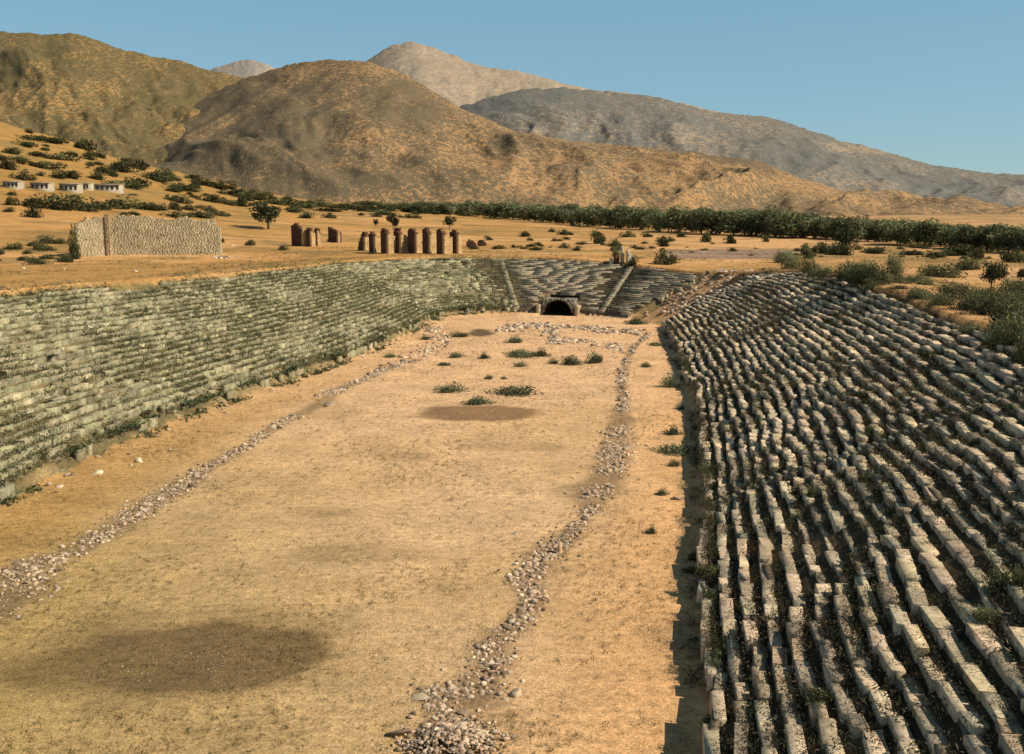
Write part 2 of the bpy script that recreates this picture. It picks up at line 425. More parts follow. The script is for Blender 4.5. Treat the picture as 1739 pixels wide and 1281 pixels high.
# outer ground
out = ~nr | (T_ > wv)
n_b = fbm(xs/45, ys/20, 5, 21)
Co = lerp3(np.tile(V3(.50, .32, .125), (len(xs), 1)), V3(.56, .38, .20), sstep(-20, 120, xs))
Co = lerp3(Co, V3(.36, .26, .10), sstep(.45, .70, n_b)*.7)
Co = lerp3(Co, V3(.62, .44, .22), sstep(.5, .34, n_b)*.5)
hillk = sstep(12, 25, zs)
Co = Co*np.array([1.12, 1.0, .9])
Co = lerp3(Co, V3(.42, .25, .075), hillk*.9)
Co = lerp3(Co, V3(.20, .16, .06), sstep(.52, .66, fbm(xs/16, ys/9, 5, 27))*sstep(200, 260, np.hypot(xs, ys))*.6)
Co = lerp3(Co, V3(.30, .22, .08), hillk*sstep(.47, .62, fbm(xs/40, ys/14, 4, 25))*.6)
Co = lerp3(Co, V3(.33, .25, .13), sstep(500, 760, np.hypot(xs, ys))*sstep(-60, 60, xs)*.3)
C = np.where(out[:, None], Co, C)
# ploughed strip behind the far right corner
pa, pb, pc, pd = hit(1120, 440), hit(1350, 440), hit(1130, 424), hit(1360, 424)
def inpoly(poly):
    c = np.zeros(len(xs), bool)
    for i in range(len(poly)):
        x1, y1 = poly[i]; x2, y2 = poly[i-1]
        if y1 == y2: continue
        c ^= ((ys < y1) != (ys < y2)) & (xs < (x2-x1)*(ys-y1)/(y2-y1)+x1)
    return c
C = np.where(inpoly([pa[:2], pb[:2], pd[:2], pc[:2]])[:, None], V3(.34, .245, .17)*(0.9+.2*(np.sin(ys*2.2)>0)[:, None]), C)
ny, nx = GX.shape
ii = (np.arange(ny-1)[:, None]*nx+np.arange(nx-1)).ravel()
Q = np.stack([ii, ii+1, ii+1+nx, ii+nx], 1)
g = link('ground', mesh_np('ground', np.stack([xs, ys, zs], 1), Q, np.clip(C*np.array([1.12, 1.04, 1.03]), 0, 1), smooth=True), M['ground'])
tag(g, kind='structure')

# ------------------------------------------------------------------ mountains
def mountain(name, ridge, y_r, y_b, m, amp, freq, seed, prof=1.0, nu=420, nv=170, dark=(), zb=6., yslope=0., back=0.):
    rp = np.array(ridge, float); px = np.linspace(rp[0, 0], rp[-1, 0], nu)
    # smooth but faithful outline
    py = np.interp(px, rp[:, 0], rp[:, 1]); k = np.ones(7)/7
    pyp = np.pad(py, 3, mode='edge'); py = np.convolve(pyp, k, 'valid')
    py = py+(fbm(px/26, px*0, 4, seed+3)-.5)*6+(fbm(px/5, px*0, 3, seed+4)-.5)*3.4
    yr = y_r*(1+yslope*(px-869)/869)+back*np.clip((620-px)/450, 0, 1.3)
    pys = np.convolve(np.pad(py, 8, mode='edge'), np.ones(17)/17, 'valid'); kks = yr/(CP+(CY-pys)/F*SP); rzs = H+(-SP+(CY-pys)/F*CP)*kks
    r = (px-CX)/F; up = (CY-py)/F; kk = yr/(CP+up*SP)
    rx, ry, rz = r*kk, yr, H+(-SP+up*CP)*kk
    bx, by = rx/ry*y_b, np.full(nu, y_b)
    v = np.concatenate([np.linspace(0, 1, nv), 1+np.linspace(.03, .8, 16)])
    U, W = np.meshgrid(np.arange(nu), v)
    Rx, Ry, Rz, Bx, By = rx[U], ry[U], rz[U], bx[U], by[U]
    X = Bx+(Rx-Bx)*W; Y = By+(Ry-By)*W
    w1 = np.minimum(W, 1)
    base = zb+(rzs[U]-zb)*w1**prof+(Rz-rzs[U])*w1**22
    env = np.sin(np.pi*w1)**.8*(W < 1)
    A = ((px-869)/F*y_r)[U]; Ln = (y_r-y_b); D_ = W*Ln
    wr = (fbm(A/freq/1.3, D_/freq/1.3, 3, seed+40)-.5)*1.3
    rg = ridged(A/freq+wr, D_/freq*.42+wr*.5, 5, seed)
    Z = base+(rg-.62)*amp*env+(ridged(A/freq*2.7+wr, D_/freq*1.0, 4, seed+60)-.62)*amp*.24*env+(fbm(A/freq*5, D_/freq*2.2, 4, seed+9)-.5)*amp*.28*env
    Z = np.where(W > 1, Rz-(W-1)*np.maximum(Rz-zb, 1)*1.1, Z)
    dk = np.clip((.60-rg)*1.1, 0, .4)*env + sstep(.45, .7, fbm(X/freq*.8, Y/freq*.8, 4, seed+20))*.3
    # wooded patches given as pixel blobs on the slope
    dep = Y*CP-(Z-H)*SP; PX = CX+F*X/dep; PY = CY-F*(Y*SP+(Z-H)*CP)/dep
    for (a, b_, ra, rb, kx) in dark:
        q = np.hypot((PX-a)/ra, (PY-b_)/rb)+(fbm(X/freq*2, Y/freq*2, 4, 5)-.5)*.9
        dk = dk+kx*(1-sstep(.55, 1.15, q))
    dk = np.clip(dk, -.5, .62)
    n_, m_ = W.shape; ii = (np.arange(n_-1)[:, None]*m_+np.arange(m_-1)).ravel()
    o = link(name, mesh_np(name, np.stack([X.ravel(), Y.ravel(), Z.ravel()], 1), np.stack([ii, ii+1, ii+1+m_, ii+m_], 1),
             np.repeat(dk.ravel()[:, None], 3, 1), smooth=True), m)
    return tag(o, kind='structure')
TAN1 = (.40, .265, .12)
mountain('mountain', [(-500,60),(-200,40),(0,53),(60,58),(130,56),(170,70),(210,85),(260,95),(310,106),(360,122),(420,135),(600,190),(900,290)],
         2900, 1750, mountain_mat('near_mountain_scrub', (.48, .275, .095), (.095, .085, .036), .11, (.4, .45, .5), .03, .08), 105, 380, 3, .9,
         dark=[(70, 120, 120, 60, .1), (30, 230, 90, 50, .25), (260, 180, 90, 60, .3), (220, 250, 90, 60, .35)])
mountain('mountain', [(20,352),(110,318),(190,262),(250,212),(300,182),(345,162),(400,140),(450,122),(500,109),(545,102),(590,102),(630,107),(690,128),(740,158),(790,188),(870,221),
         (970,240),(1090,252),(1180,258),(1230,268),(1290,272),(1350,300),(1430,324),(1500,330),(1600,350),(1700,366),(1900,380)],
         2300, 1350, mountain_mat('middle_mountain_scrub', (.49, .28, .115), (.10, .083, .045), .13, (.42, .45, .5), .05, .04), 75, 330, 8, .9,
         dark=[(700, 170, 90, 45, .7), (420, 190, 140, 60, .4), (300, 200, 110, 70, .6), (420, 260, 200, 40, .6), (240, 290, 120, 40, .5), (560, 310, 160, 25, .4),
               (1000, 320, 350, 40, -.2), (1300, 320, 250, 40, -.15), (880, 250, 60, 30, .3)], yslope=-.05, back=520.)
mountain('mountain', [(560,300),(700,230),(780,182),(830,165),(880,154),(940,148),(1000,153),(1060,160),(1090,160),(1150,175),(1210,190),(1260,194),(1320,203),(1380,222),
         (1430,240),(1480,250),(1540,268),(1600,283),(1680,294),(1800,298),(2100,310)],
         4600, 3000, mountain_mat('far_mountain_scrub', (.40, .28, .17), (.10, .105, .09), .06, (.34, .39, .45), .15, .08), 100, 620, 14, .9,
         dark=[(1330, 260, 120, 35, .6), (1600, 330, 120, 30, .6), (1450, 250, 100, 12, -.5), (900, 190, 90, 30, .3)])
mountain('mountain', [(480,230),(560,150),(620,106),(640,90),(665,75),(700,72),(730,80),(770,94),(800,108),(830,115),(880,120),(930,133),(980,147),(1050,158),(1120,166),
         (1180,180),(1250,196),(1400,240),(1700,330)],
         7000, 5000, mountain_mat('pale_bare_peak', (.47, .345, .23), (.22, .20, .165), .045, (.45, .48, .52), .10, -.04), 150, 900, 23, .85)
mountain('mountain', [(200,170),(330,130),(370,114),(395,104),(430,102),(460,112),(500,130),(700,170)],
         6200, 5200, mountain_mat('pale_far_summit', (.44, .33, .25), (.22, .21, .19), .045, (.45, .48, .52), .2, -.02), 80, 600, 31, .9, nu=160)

# ------------------------------------------------------------------ seating banks
stairsL = [S_LEFT0+k*24 for k in range(1, 7)]
stairsR = [S_R0+k for k in (40., 108.)]
SKEW = -7.0        # the left one of the two far stairways climbs away to the left
def skew(q, u): return SKEW*u if abs(q-S_ST1) < 1.2 else 0.
def near_stair(s, st, w, u=0.): return any(abs(s-q-skew(q, u)) < w for q in st)
def line_z(x, y, dt):               # height of a seat top whose front edge stands at x, y
    s, t = to_st(np.atleast_1d(x), np.atleast_1d(y)); c = at_s(s)[0]; w, h = c[..., 2], c[..., 3]
    u = np.clip((t-dt)/w, 0, 1.1)
    z = HP+(h-HP)*u+wave_z(s, np.clip(t/w, 0, 1.1))
    return z if np.ndim(x) else float(z[0])
BED = .34
def strip(B, k, s0, s1, lo_row, clip, tint, sink=0.):      # the broken bedding course every row of seats lies on
    ss = np.arange(s0, s1+.01, 1.1); c, t_, n_ = at_s(ss); w, h = c[:, 2], c[:, 3]; u = k/NR
    ok = np.ones(len(ss), bool)
    if lo_row: ok &= np.array([k <= lo_row(q) for q in ss])
    if k < 8: ok &= np.abs(ss-S_ARCH) > 4.3
    if clip is not None: ok &= np.array([clip(a[0]+b[0]*u*q, a[1]+b[1]*u*q) < -.4 for a, b, q in zip(c, n_, w)])
    off = u*w+wave_t(ss, u)+RNG.normal(0, .05, len(ss)); z = line_z(c[:, 0]+n_[:, 0]*off, c[:, 1]+n_[:, 1]*off, wave_t(ss, u))-.13-sink+RNG.normal(0, .035, len(ss))
    p = w/NR; prs = [(.06, -.75), (.07, 0), (p*.5, .0), (p*.55, -.75)]
    base = B.n
    for i in range(len(ss)):
        for (a, zz) in prs: B.V.append(V3(c[i, 0]+n_[i, 0]*(off[i]+(a if a is not None else 0) if np.isscalar(a) else off[i]+a[i]), c[i, 1]+n_[i, 1]*(off[i]+(a if np.isscalar(a) else a[i])), z[i]+zz))
    g_ = RNG.uniform(.7, 1.25, len(ss))*BED; B.C += [tuple(q*np.array(tint)) for q in g_ for _ in range(4)]; B.n += 4*len(ss)
    for i in range(len(ss)-1):
        if ok[i] and ok[i+1]:
            for j in range(3): B.Q.append((base+i*4+j, base+i*4+4+j, base+i*4+5+j, base+i*4+1+j))
def seat_bank(name, label, s0, s1, stairs, missing, clip=None, lo_row=None, tint=(1, 1, 1), stair_w=.75, lens=(.8, 1.9), loose=.0, podium=True, rough=1.):
    root = thing(name, label, 'seating bank')
    px = Blocks()
    for k in range(NR):
        B = Blocks(); a0 = s0+skew(s0, k/NR); a1 = s1+skew(s1, k/NR); s = a0+random.uniform(0, .4)
        strip(B, k, a0, a1, lo_row, clip, tint, 0 if podium or k > 1 else 1.0)
        while s < a1:
            L = random.uniform(*lens)
            sm = s+L/2; s += L+random.uniform(.0, .04)
            if near_stair(sm, stairs, stair_w+L*.45, k/NR): continue
            if abs(sm-S_ARCH) < 3.9+L*.4 and k < 8: continue
            if lo_row and k > lo_row(sm): continue
            c, t_, n_ = at_s(np.array([sm])); c, t_, n_ = c[0], t_[0], n_[0]
            w, h = c[2], c[3]; p = w/NR; rise = (h-HP)/NR; u = k/NR
            if clip is not None and clip(c[0]+n_[0]*u*w, c[1]+n_[1]*u*w) > -.5: continue
            q = float(fbm(sm/6, k/2.2, 3, 71)); fall = q < missing
            if not podium and k < 2 and random.random() < .45+.25*(k == 0): continue
            if fall and random.random() < .62: continue
            if random.random() < loose: fall = True
            dt = float(wave_t(sm, u)); zl = line_z(c[0]+n_[0]*(u*w+dt), c[1]+n_[1]*(u*w+dt), dt)
            spread = 1+(u*w)*float(np.cross(at_s(np.array([sm-2]))[2][0], at_s(np.array([sm+2]))[2][0]))/4*-1
            L2 = L*max(.8, abs(1+ (u*w)*turn(sm)))
            j = .05 if not fall else .2
            o = V3(c[0]+n_[0]*(u*w+dt), c[1]+n_[1]*(u*w+dt), 0)
            yaw = random.gauss(0, .035*rough if not fall else .12); tl = random.gauss(0, .025*rough if not fall else .07)
            tx, ty = t_[0]*math.cos(yaw)-t_[1]*math.sin(yaw), t_[0]*math.sin(yaw)+t_[1]*math.cos(yaw)
            ax = V3(tx, ty, tl); ay = V3(-ty, tx, random.gauss(0, .03)); az = V3(-tl*tx, -tl*ty, 1)
            D = p*random.uniform(.50, .68)*(1.06 if podium else .9) if rough > .5 else p*random.uniform(.62, .7); zt = zl+random.gauss(0, .04*rough)*(1 if rough > .5 else .6)-(.12 if fall else 0)
            Z = rise+.45
            g_ = random.choice((random.uniform(.62, .85), random.uniform(.8, 1.05), random.uniform(.95, 1.2))) if rough > .5 else random.uniform(.88, 1.1); col = tuple(g_*q_*random.uniform(.96, 1.04) for q_ in tint)
            o = o+ay*random.gauss(0, .05*rough); o[2] = zt-Z
            B.add(o, ax, ay, az, L2*random.uniform(.93, 1.0), D, Z, col, .035*rough, .03)
            if podium and k == 0 and random.random() < .93:
                o2 = V3(c[0]+n_[0]*(.10+dt), c[1]+n_[1]*(.10+dt), -.3)
                px.add(o2, ax, ay, V3(0, 0, 1), L2, .5, zt-Z+.3+.02, tuple(.8*q_ for q_ in col), .02, .03)
        if B.n: B.build('seat_row', M['seat'], root)
    if px.n: px.build('podium_wall', M['seat'], root)
    for q in stairs:
        if q < s0+.5 or q > s1-1: continue
        B = Blocks(); c, t_, n_ = (v[0] for v in at_s(np.array([q]))); w, h = c[2], c[3]
        for k in range(NR*2):
            u = k/NR/2
            if lo_row and k/2 > lo_row(q): break
            z = HP+(h-HP)*u+float(wave_z(q, u)); sk = skew(q, u); o = V3(c[0]+n_[0]*u*w+t_[0]*sk, c[1]+n_[1]*u*w+t_[1]*sk, z-.55)
            B.add(o, V3(t_[0], t_[1], 0), V3(n_[0], n_[1], 0), V3(0, 0, 1), stair_w*2*random.uniform(.85, 1), w/NR/2*.95, .55+random.uniform(-.03, .05), (1.0, .95, .82), .04, .03)
        B.build('stairway', M['seat'], root)
    return root
def turn(s):
    a = at_s(np.array([s-1.5]))[1][0]; b = at_s(np.array([s+1.5]))[1][0]
    return -float((a[0]*b[1]-a[1]*b[0]))/3.0
_l = []
for q in [(3, 487), (70, 486), (145, 488), (215, 498), (284, 494)]:
    _p = hit(*q); _s, _t = to_st(np.array([_p[0]]), np.array([_p[1]])); _l.append((float(_s[0]), float(_t[0]/at_s(_s)[0][0, 2]*NR)))
_l.sort(); print('limit', _l, S_LEFT0)
LS = np.array([v[0] for v in _l]); LK = np.array([v[1] for v in _l])
def lowLv(s):                      # earth has buried the upper rows at the near end of the left bank
    return np.where(s > LS[-1]+1.5, 99, np.interp(s, LS, LK)+.8*(vnoise(s/5, s*0, 3)-.5))
def lowL(s): return float(lowLv(np.array([s]))[0])
BED = .62
seat_bank('seating_bank', 'long left bank of sunlit grey-green stone seats overgrown with weeds', S_LEFT0, S_ST1-.9, [], .34, None, lowL, (1.0, 1.0, .76), .6, (.4, 1.7), .10, False, 1.45)
BED = .3  # bedding tint lowered to deepen the shade in the tier gaps
seat_bank('seating_bank', 'curved far end seating with straight tiers, two pale stairways and the tunnel mouth', S_ST1-.9, S_END1+9, [S_ST1, S_ST2], .03, lambda x, y: side(GA0, GA1, x, y) if x > 12 else -9, None, (1.05, .97, .82), .65, (2.2, 4.5), .0, True, .22)
seat_bank('seating_bank', 'right bank of shadowed, wavy stone tiers descending toward the arena floor', S_R0-9, S_R1, stairsR, .23, lambda x, y: -side(GB0, GB1, x, y), None, (1.75, 1.54, 1.30), .3, (.8, 2.6), .03, True, 1.1)

# ------------------------------------------------------------------ tunnel mouth
cA, tA, nA = (v[0] for v in at_s(np.array([S_ARCH])))
TX = V3(tA[0], tA[1], 0); NX = V3(nA[0], nA[1], 0); ZZ = V3(0, 0, 1); OA = V3(cA[0], cA[1], 0)
arch = thing('tunnel_gate', 'dark vaulted tunnel mouth with pale stone jambs at the foot of the far seating', 'gateway')
RW, RS = 2.7, .55        # half opening, spring height
prof = [(-RW, 0), (-RW, RS)]+[(-RW*math.cos(a), RS+RW*.92*math.sin(a)) for a in np.linspace(0.05, math.pi-.05, 15)]+[(RW, RS), (RW, 0)]
def arch_pts(d, pr): return [OA+TX*a+ZZ*z+NX*d for a, z in pr]
V = []; Qd = []
for d in np.linspace(-.2, 10, 8): V += arch_pts(d, prof)
n = len(prof)
for r in range(7):
    for i in range(n-1): Qd.append((r*n+i, r*n+i+1, (r+1)*n+i+1, (r+1)*n+i))
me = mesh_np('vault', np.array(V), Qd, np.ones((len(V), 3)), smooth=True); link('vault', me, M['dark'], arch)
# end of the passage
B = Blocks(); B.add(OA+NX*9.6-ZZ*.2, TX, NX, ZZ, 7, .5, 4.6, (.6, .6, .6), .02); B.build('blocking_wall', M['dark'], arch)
# head wall: stones cut round the opening
B = Blocks()
top = 3.55
for r_i in range(7):
    z0 = r_i*.46; zc_ = z0+.23
    if zc_ < RS: half = RW
    else:
        q = (zc_-RS)/(RW*.92); half = RW*math.sqrt(max(0, 1-q*q)) if q < 1 else 0
    wid = 3.6 if z0 < 2.3 else 3.1
    for sgn in (-1, 1):
        a = half+.38 if half > 0 else 0
        while a < wid:
            L = min(random.uniform(.6, 1.1), wid-a+.1)
            B.add(OA+TX*sgn*(a+L/2)+NX*(.12+random.uniform(0, .06))+ZZ*(z0), TX, NX, ZZ, L, 3.2, .46, (random.uniform(.5, .8),)*3, .03, .03)
            a += L
B.build('head_wall', M['seat'], arch)
B = Blocks()
for a in np.linspace(.0, math.pi, 16)[:-1]:
    a2 = a+math.pi/15/2; rd = V3(0, 0, 0)-TX*math.cos(a2)+ZZ*math.sin(a2)*.95; tg = TX*math.sin(a2)+ZZ*math.cos(a2)
    B.add(OA+ZZ*RS-TX*math.cos(a2)*RW+ZZ*math.sin(a2)*RW*.92-NX*.04, tg, NX, rd, .56, .5, .42, (random.uniform(.5, .8),)*3, .03, .03)
B.build('arch_ring', M['seat'], arch)
for sgn in (-1, 1):
    B = Blocks()
    for z0 in (-.2, .55, 1.3):
        B.add(OA+TX*sgn*3.95-NX*.45+ZZ*z0, TX, NX, ZZ, .8, 1.7, .74, (.85, .82, .75), .08, .06)
    B.build('jamb', M['pale'], arch)

# ------------------------------------------------------------------ foliage meshes
def leaf_quads(P, size, rng, cols, up=.3, aspect=.55):
    n = len(P)
    d = rng.normal(size=(n, 3)); d[:, 2] += up; d /= np.linalg.norm(d, axis=1)[:, None]
    e = np.cross(d, rng.normal(size=(n, 3))); e /= np.linalg.norm(e, axis=1)[:, None]
    sz = (size*rng.uniform(.6, 1.3, n))[:, None]
    a = d*sz; b = e*sz*aspect
    V = np.stack([P-a*.5-b*.15, P-b*.5+a*.05, P+a*.5, P+b*.5+a*.05], 1).reshape(-1, 3)
    return V, np.arange(n*4).reshape(-1, 4), np.repeat(cols, 4, 0)
def crown(seed, rx, ry, rz, lobes, n, leaf, base, flat=0, zmin=0.0, wisp=0.):
    rng = np.random.default_rng(seed); P = []; Cc = []
    cs = rng.normal(size=(lobes, 3)); cs /= np.linalg.norm(cs, axis=1)[:, None]; cs *= rng.uniform(.15, .78, lobes)[:, None]
    cs[:, 2] = np.abs(cs[:, 2])*.9 if flat else cs[:, 2]
    rad = rng.uniform(.28, .48, lobes); lc = rng.uniform(.6, 1.35, lobes)
    k = rng.integers(0, lobes, n)
    dd = rng.normal(size=(n, 3)); dd /= np.linalg.norm(dd, axis=1)[:, None]
    rr = rng.uniform(.35, 1.05+wisp, n)**.6
    p = cs[k]+dd*(rad[k]*rr)[:, None]
    p[:, 2] = np.maximum(p[:, 2], zmin-.1*rng.random(n))
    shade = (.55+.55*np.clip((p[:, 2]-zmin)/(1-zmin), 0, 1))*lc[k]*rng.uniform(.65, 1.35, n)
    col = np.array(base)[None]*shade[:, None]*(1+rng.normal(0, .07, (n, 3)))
    P = p*np.array([rx, ry, rz])
    return leaf_quads(P, leaf, rng, np.clip(col, .005, 1))
GREEN = (.13, .135, .06)
shrub_meshes = []
for i in range(7):
    v, q, c = crown(100+i, 1, 1, .85, 9+i % 4, 900, .15, GREEN, flat=1, zmin=0.02, wisp=.2)
    shrub_meshes.append(mesh_np('shrub', v, q, c)); shrub_meshes[-1].materials.append(M['leaf'])
tama = []                                          # light feathery tamarisk bushes
for i in range(5):
    v, q, c = crown(200+i, 1, 1, .8, 14, 2600, .085, (.21, .225, .115), flat=1, zmin=.02, wisp=.35)
    tama.append(mesh_np('bush', v, q, c)); tama[-1].materials.append(M['leaf'])
weedy = []                                         # grey-green prickly arena bushes
for i in range(5):
    v, q, c = crown(300+i, 1, 1, .6, 12, 1500, .10, (.17, .205, .115), flat=1, zmin=.02, wisp=.45)
    weedy.append(mesh_np('bush', v, q, c)); weedy[-1].materials.append(M['leaf'])
def trunk_mesh(seed, h, r, limbs):
    rng = np.random.default_rng(seed); V = []; Qs = []
    def tube(p0, p1, r0, r1, bend):
        k = len(V); m_ = 6; rings = 5
        for i in range(rings):
            f = i/(rings-1); c = p0+(p1-p0)*f+bend*math.sin(f*math.pi)
            for j in range(m_):
                a = j/m_*2*math.pi; V.append(c+V3(math.cos(a), math.sin(a), 0)*(r0+(r1-r0)*f))
        for i in range(rings-1):
            for j in range(m_): Qs.append((k+i*m_+j, k+i*m_+(j+1) % m_, k+(i+1)*m_+(j+1) % m_, k+(i+1)*m_+j))
    tube(V3(0, 0, -.05*h), V3(rng.normal()*.03*h, 0, h*.55), r, r*.6, V3(.03*h, 0, 0))
    for i in range(limbs):
        a = i/limbs*6.28+rng.random(); l = h*rng.uniform(.3, .5)
        tube(V3(0, 0, h*rng.uniform(.3, .5)), V3(math.cos(a)*l*.8, math.sin(a)*l*.8, h*.5+l*.55), r*.45, r*.12, V3(0, 0, .05*h))
    return mesh_np('trunk', np.array(V), Qs, np.ones((len(V), 3)), smooth=True)
trees = []                                         # crown and trunk, unit height
for i in range(6):
    v, q, c = crown(400+i, .52, .52, .43, 15, 1300, .085, (.075, .09, .045), zmin=-1)
    v[:, 2] += .56
    cm = mesh_np('crown', v, q, c); cm.materials.append(M['leaf'])
    tm = trunk_mesh(500+i, .7, .035, 4); tm.materials.append(M['bark'])
    trees.append((cm, tm))
for i in range(4):                                 # bushy valley trees, leafy almost to the ground
    v, q, c = crown(440+i, .55, .55, .5, 17, 1700, .085, (.23, .25, .13), zmin=-1)
    v[:, 2] += .5
    cm = mesh_np('crown', v, q, c); cm.materials.append(M['leaf'])
    tm = trunk_mesh(540+i, .6, .03, 4); tm.materials.append(M['bark'])
    trees.append((cm, tm))
def put_tree(p, h, wscale, label, cat, group=None, k=None, name='tree', rz=None):
    k = random.randrange(len(trees)) if k is None else k
    t = thing(name, label, cat, p, random.uniform(0, 6.28) if rz is None else rz, group)
    t.scale = (h*wscale, h*wscale, h)
    link('crown', trees[k][0], None, t); link('trunk', trees[k][1], None, t)
    return t
def put_shrub(p, w, h, meshes, label, group, name='shrub', cat='shrub', d=None):
    o = link(name, random.choice(meshes), None, None, p)
    o.scale = (w/2, (d or w*random.uniform(.7, 1.1))/2, h); o.rotation_euler.z = random.uniform(-.5, .5)+random.choice((0, 3.14))
    return tag(o, label, cat, group)
def px_shrub(px, py, wpx, hpx, meshes, label, group=None, name='shrub', cat='shrub', d=None):
    p = hit(px, py)
    if p is None: return None
    m_ = mpp(p); return put_shrub((p[0], p[1], p[2]-.05), wpx*m_, hpx*m_*1.15, meshes, label, group, name, cat, d)

# arena bushes (photo position of the foot, width, height)
arena = [(762,664,52,14,'low grey-green bush left of the middle pair above the dark oval patch'),
 (872,668,78,18,'widest grey-green bush just above the dark oval patch'),
 (810,684,60,16,'green bush touching the top edge of the dark oval patch'),
 (829,642,18,8,'tiny tuft above the three bushes by the dark oval patch'),
 (856,642,14,6,'very small sprig right of the tiny tuft above the oval patch'),
 (775,605,28,11,'small round bush left of the central arena bushes'),
 (822,607,24,12,'small bush just left of the broad central arena bush'),
 (880,604,56,16,'broad green bush in the middle of the far arena'),
 (918,603,40,14,'green bush joined to the right side of the broad central bush'),
 (883,621,22,9,'small bush in front of the broad central arena bush'),
 (940,616,22,10,'small bush left of the two bushes beside the right stone line'),
 (970,617,40,18,'taller green bush in the far arena before the right stone line'),
 (1011,614,36,19,'dark rounded bush touching the right stone line'),
 (752,619,24,8,'low tuft at the left end of the far arena bushes'),
 (722,575,22,9,'dark tuft near the foot of the left seats at the far arena'),
 (662,605,26,7,'flat tuft by the left stone line in the far arena'),
 (735,541,32,11,'dark bush at the corner where left bank meets far seats'),
 (780,570,44,9,'flat green bush beside the dark soil heap'),
 (874,580,34,12,'dark bush in front of the far rubble band'),
 (1097,621,22,9,'small bush between right stone line and right bank'),
 (1140,655,30,22,'pale green bush at the foot of the right bank, far'),
 (1155,693,20,10,'tiny bush at the right bank foot below the pale one'),
 (1143,736,34,17,'green bush at the right bank foot, upper of three'),
 (1142,768,64,20,'widest green bush at the foot of the right bank'),
 (1145,790,28,13,'small bush below the widest one at the right bank foot'),
 (1123,838,28,13,'round bush on sand by the right bank foot'),
 (1106,904,22,16,'lone round grey-green bush on the sand right of the stone line'),
 (1080,548,44,14,'dark bush below the end of the far seats at right'),
 (1112,585,30,8,'flat tuft near the far corner of the right bank')]
for px, py, w, h, lb in arena: px_shrub(px, py+2, w*1.25, h*1.6, weedy, lb, 'bushes on the arena floor', 'bush', 'bush')

random.seed(44)
for i in range(46):
    s_ = S_R0+4+(S_R1-S_R0-14)*(i+random.random())/46; c_, t__, n_ = (v[0] for v in at_s(np.array([s_]))); t_ = random.choice((-.25, .0, .35, .45))
    w_ = random.uniform(.5, 1.5); z_ = HP-.15 if t_ > .2 else -.05
    put_shrub((c_[0]+n_[0]*t_+float(wave_t(np.array([s_]), 0)[0]), c_[1]+n_[1]*t_, z_), w_, w_*random.uniform(.5, .9), weedy if random.random() < .4 else shrub_meshes, 'scruffy bush rooted along the front edge of the right bank', 'bushes along the front edge of the right bank', 'bush', 'bush')
for i in range(60):
    s_ = random.uniform(S_R0+6, S_R1-4); u_ = random.uniform(.1, 1.0); c_, t__, n_ = (v[0] for v in at_s(np.array([s_]))); x_, y_ = c_[0]+n_[0]*u_*c_[2], c_[1]+n_[1]*u_*c_[2]
    w_ = random.uniform(.5, 1.6); put_shrub((x_, y_, float(line_z(x_, y_, 0.))-.2), w_, w_*random.uniform(.35, .6), shrub_meshes if random.random() < .6 else tama, 'small bush growing between the tiers of the right bank', 'bushes between the tiers of the right bank', 'bush', 'bush')
# field shrubs beyond the far seats
fs = [(908,424,30,8),(893,401,26,12),(958,398,24,9),(937,393,14,6),(901,408,12,7),(845,422,22,9),(872,420,12,6),(890,422,16,6),(958,421,22,9),(980,425,22,8),
 (1018,413,30,26),(1015,400,30,10),(1045,425,18,14),(1066,402,30,10),(1100,402,26,9),(1158,402,22,10),(1085,423,26,7),(1128,418,26,24),(1200,410,22,18),(1240,413,26,16),
 (1300,410,16,12),(1126,448,34,26),(1142,446,30,14),(1045,424,24,20),(1370,438,26,22),(1400,428,60,16),(1425,432,44,22),(1490,430,50,12),(1550,432,70,10),(1590,436,46,12),
 (1365,432,20,24),(1478,428,40,9),(1560,420,40,10),(1640,432,70,24),(1610,434,36,9),(1690,470,52,32),(1715,440,50,18),(1660,440,24,30),(1725,445,40,22),(1735,470,30,20)]
for i, q in enumerate(fs): px_shrub(q[0], q[1]+1, q[2]*1.15, q[3]*1.2, shrub_meshes, 'dark green shrub in the dry field beyond the far and right seats', 'field shrubs beyond the seats')
random.seed(3)
for i in range(70):
    px = random.uniform(800, 1739); lo = 392+(px-800)*.04
    py = random.uniform(lo, 425+(px-800)*.02); w = random.uniform(8, 26)
    px_shrub(px, py, w, w*.35, shrub_meshes, 'dark green shrub in the dry field beyond the far and right seats', 'field shrubs beyond the seats')
# left field tufts and hedges
for px, py, w, h, lb in [(425,417,30,12,'low green shrub between the long wall and the small brick ruin'),(376,412,20,16,'shrub at the right end of the long ruined wall'),
        (482,425,26,12,'shrub at the foot of the small brick ruin'),(560,410,18,10,'shrub at the foot of the lone brick fin')]:
    px_shrub(px, py, w, h, shrub_meshes, lb)
for i in range(16):
    px_shrub(random.uniform(-30, 120), random.uniform(412, 450), random.uniform(26, 60), random.uniform(8, 16), shrub_meshes, 'green thicket shrub left of the long ruined wall', 'thicket left of the long wall')
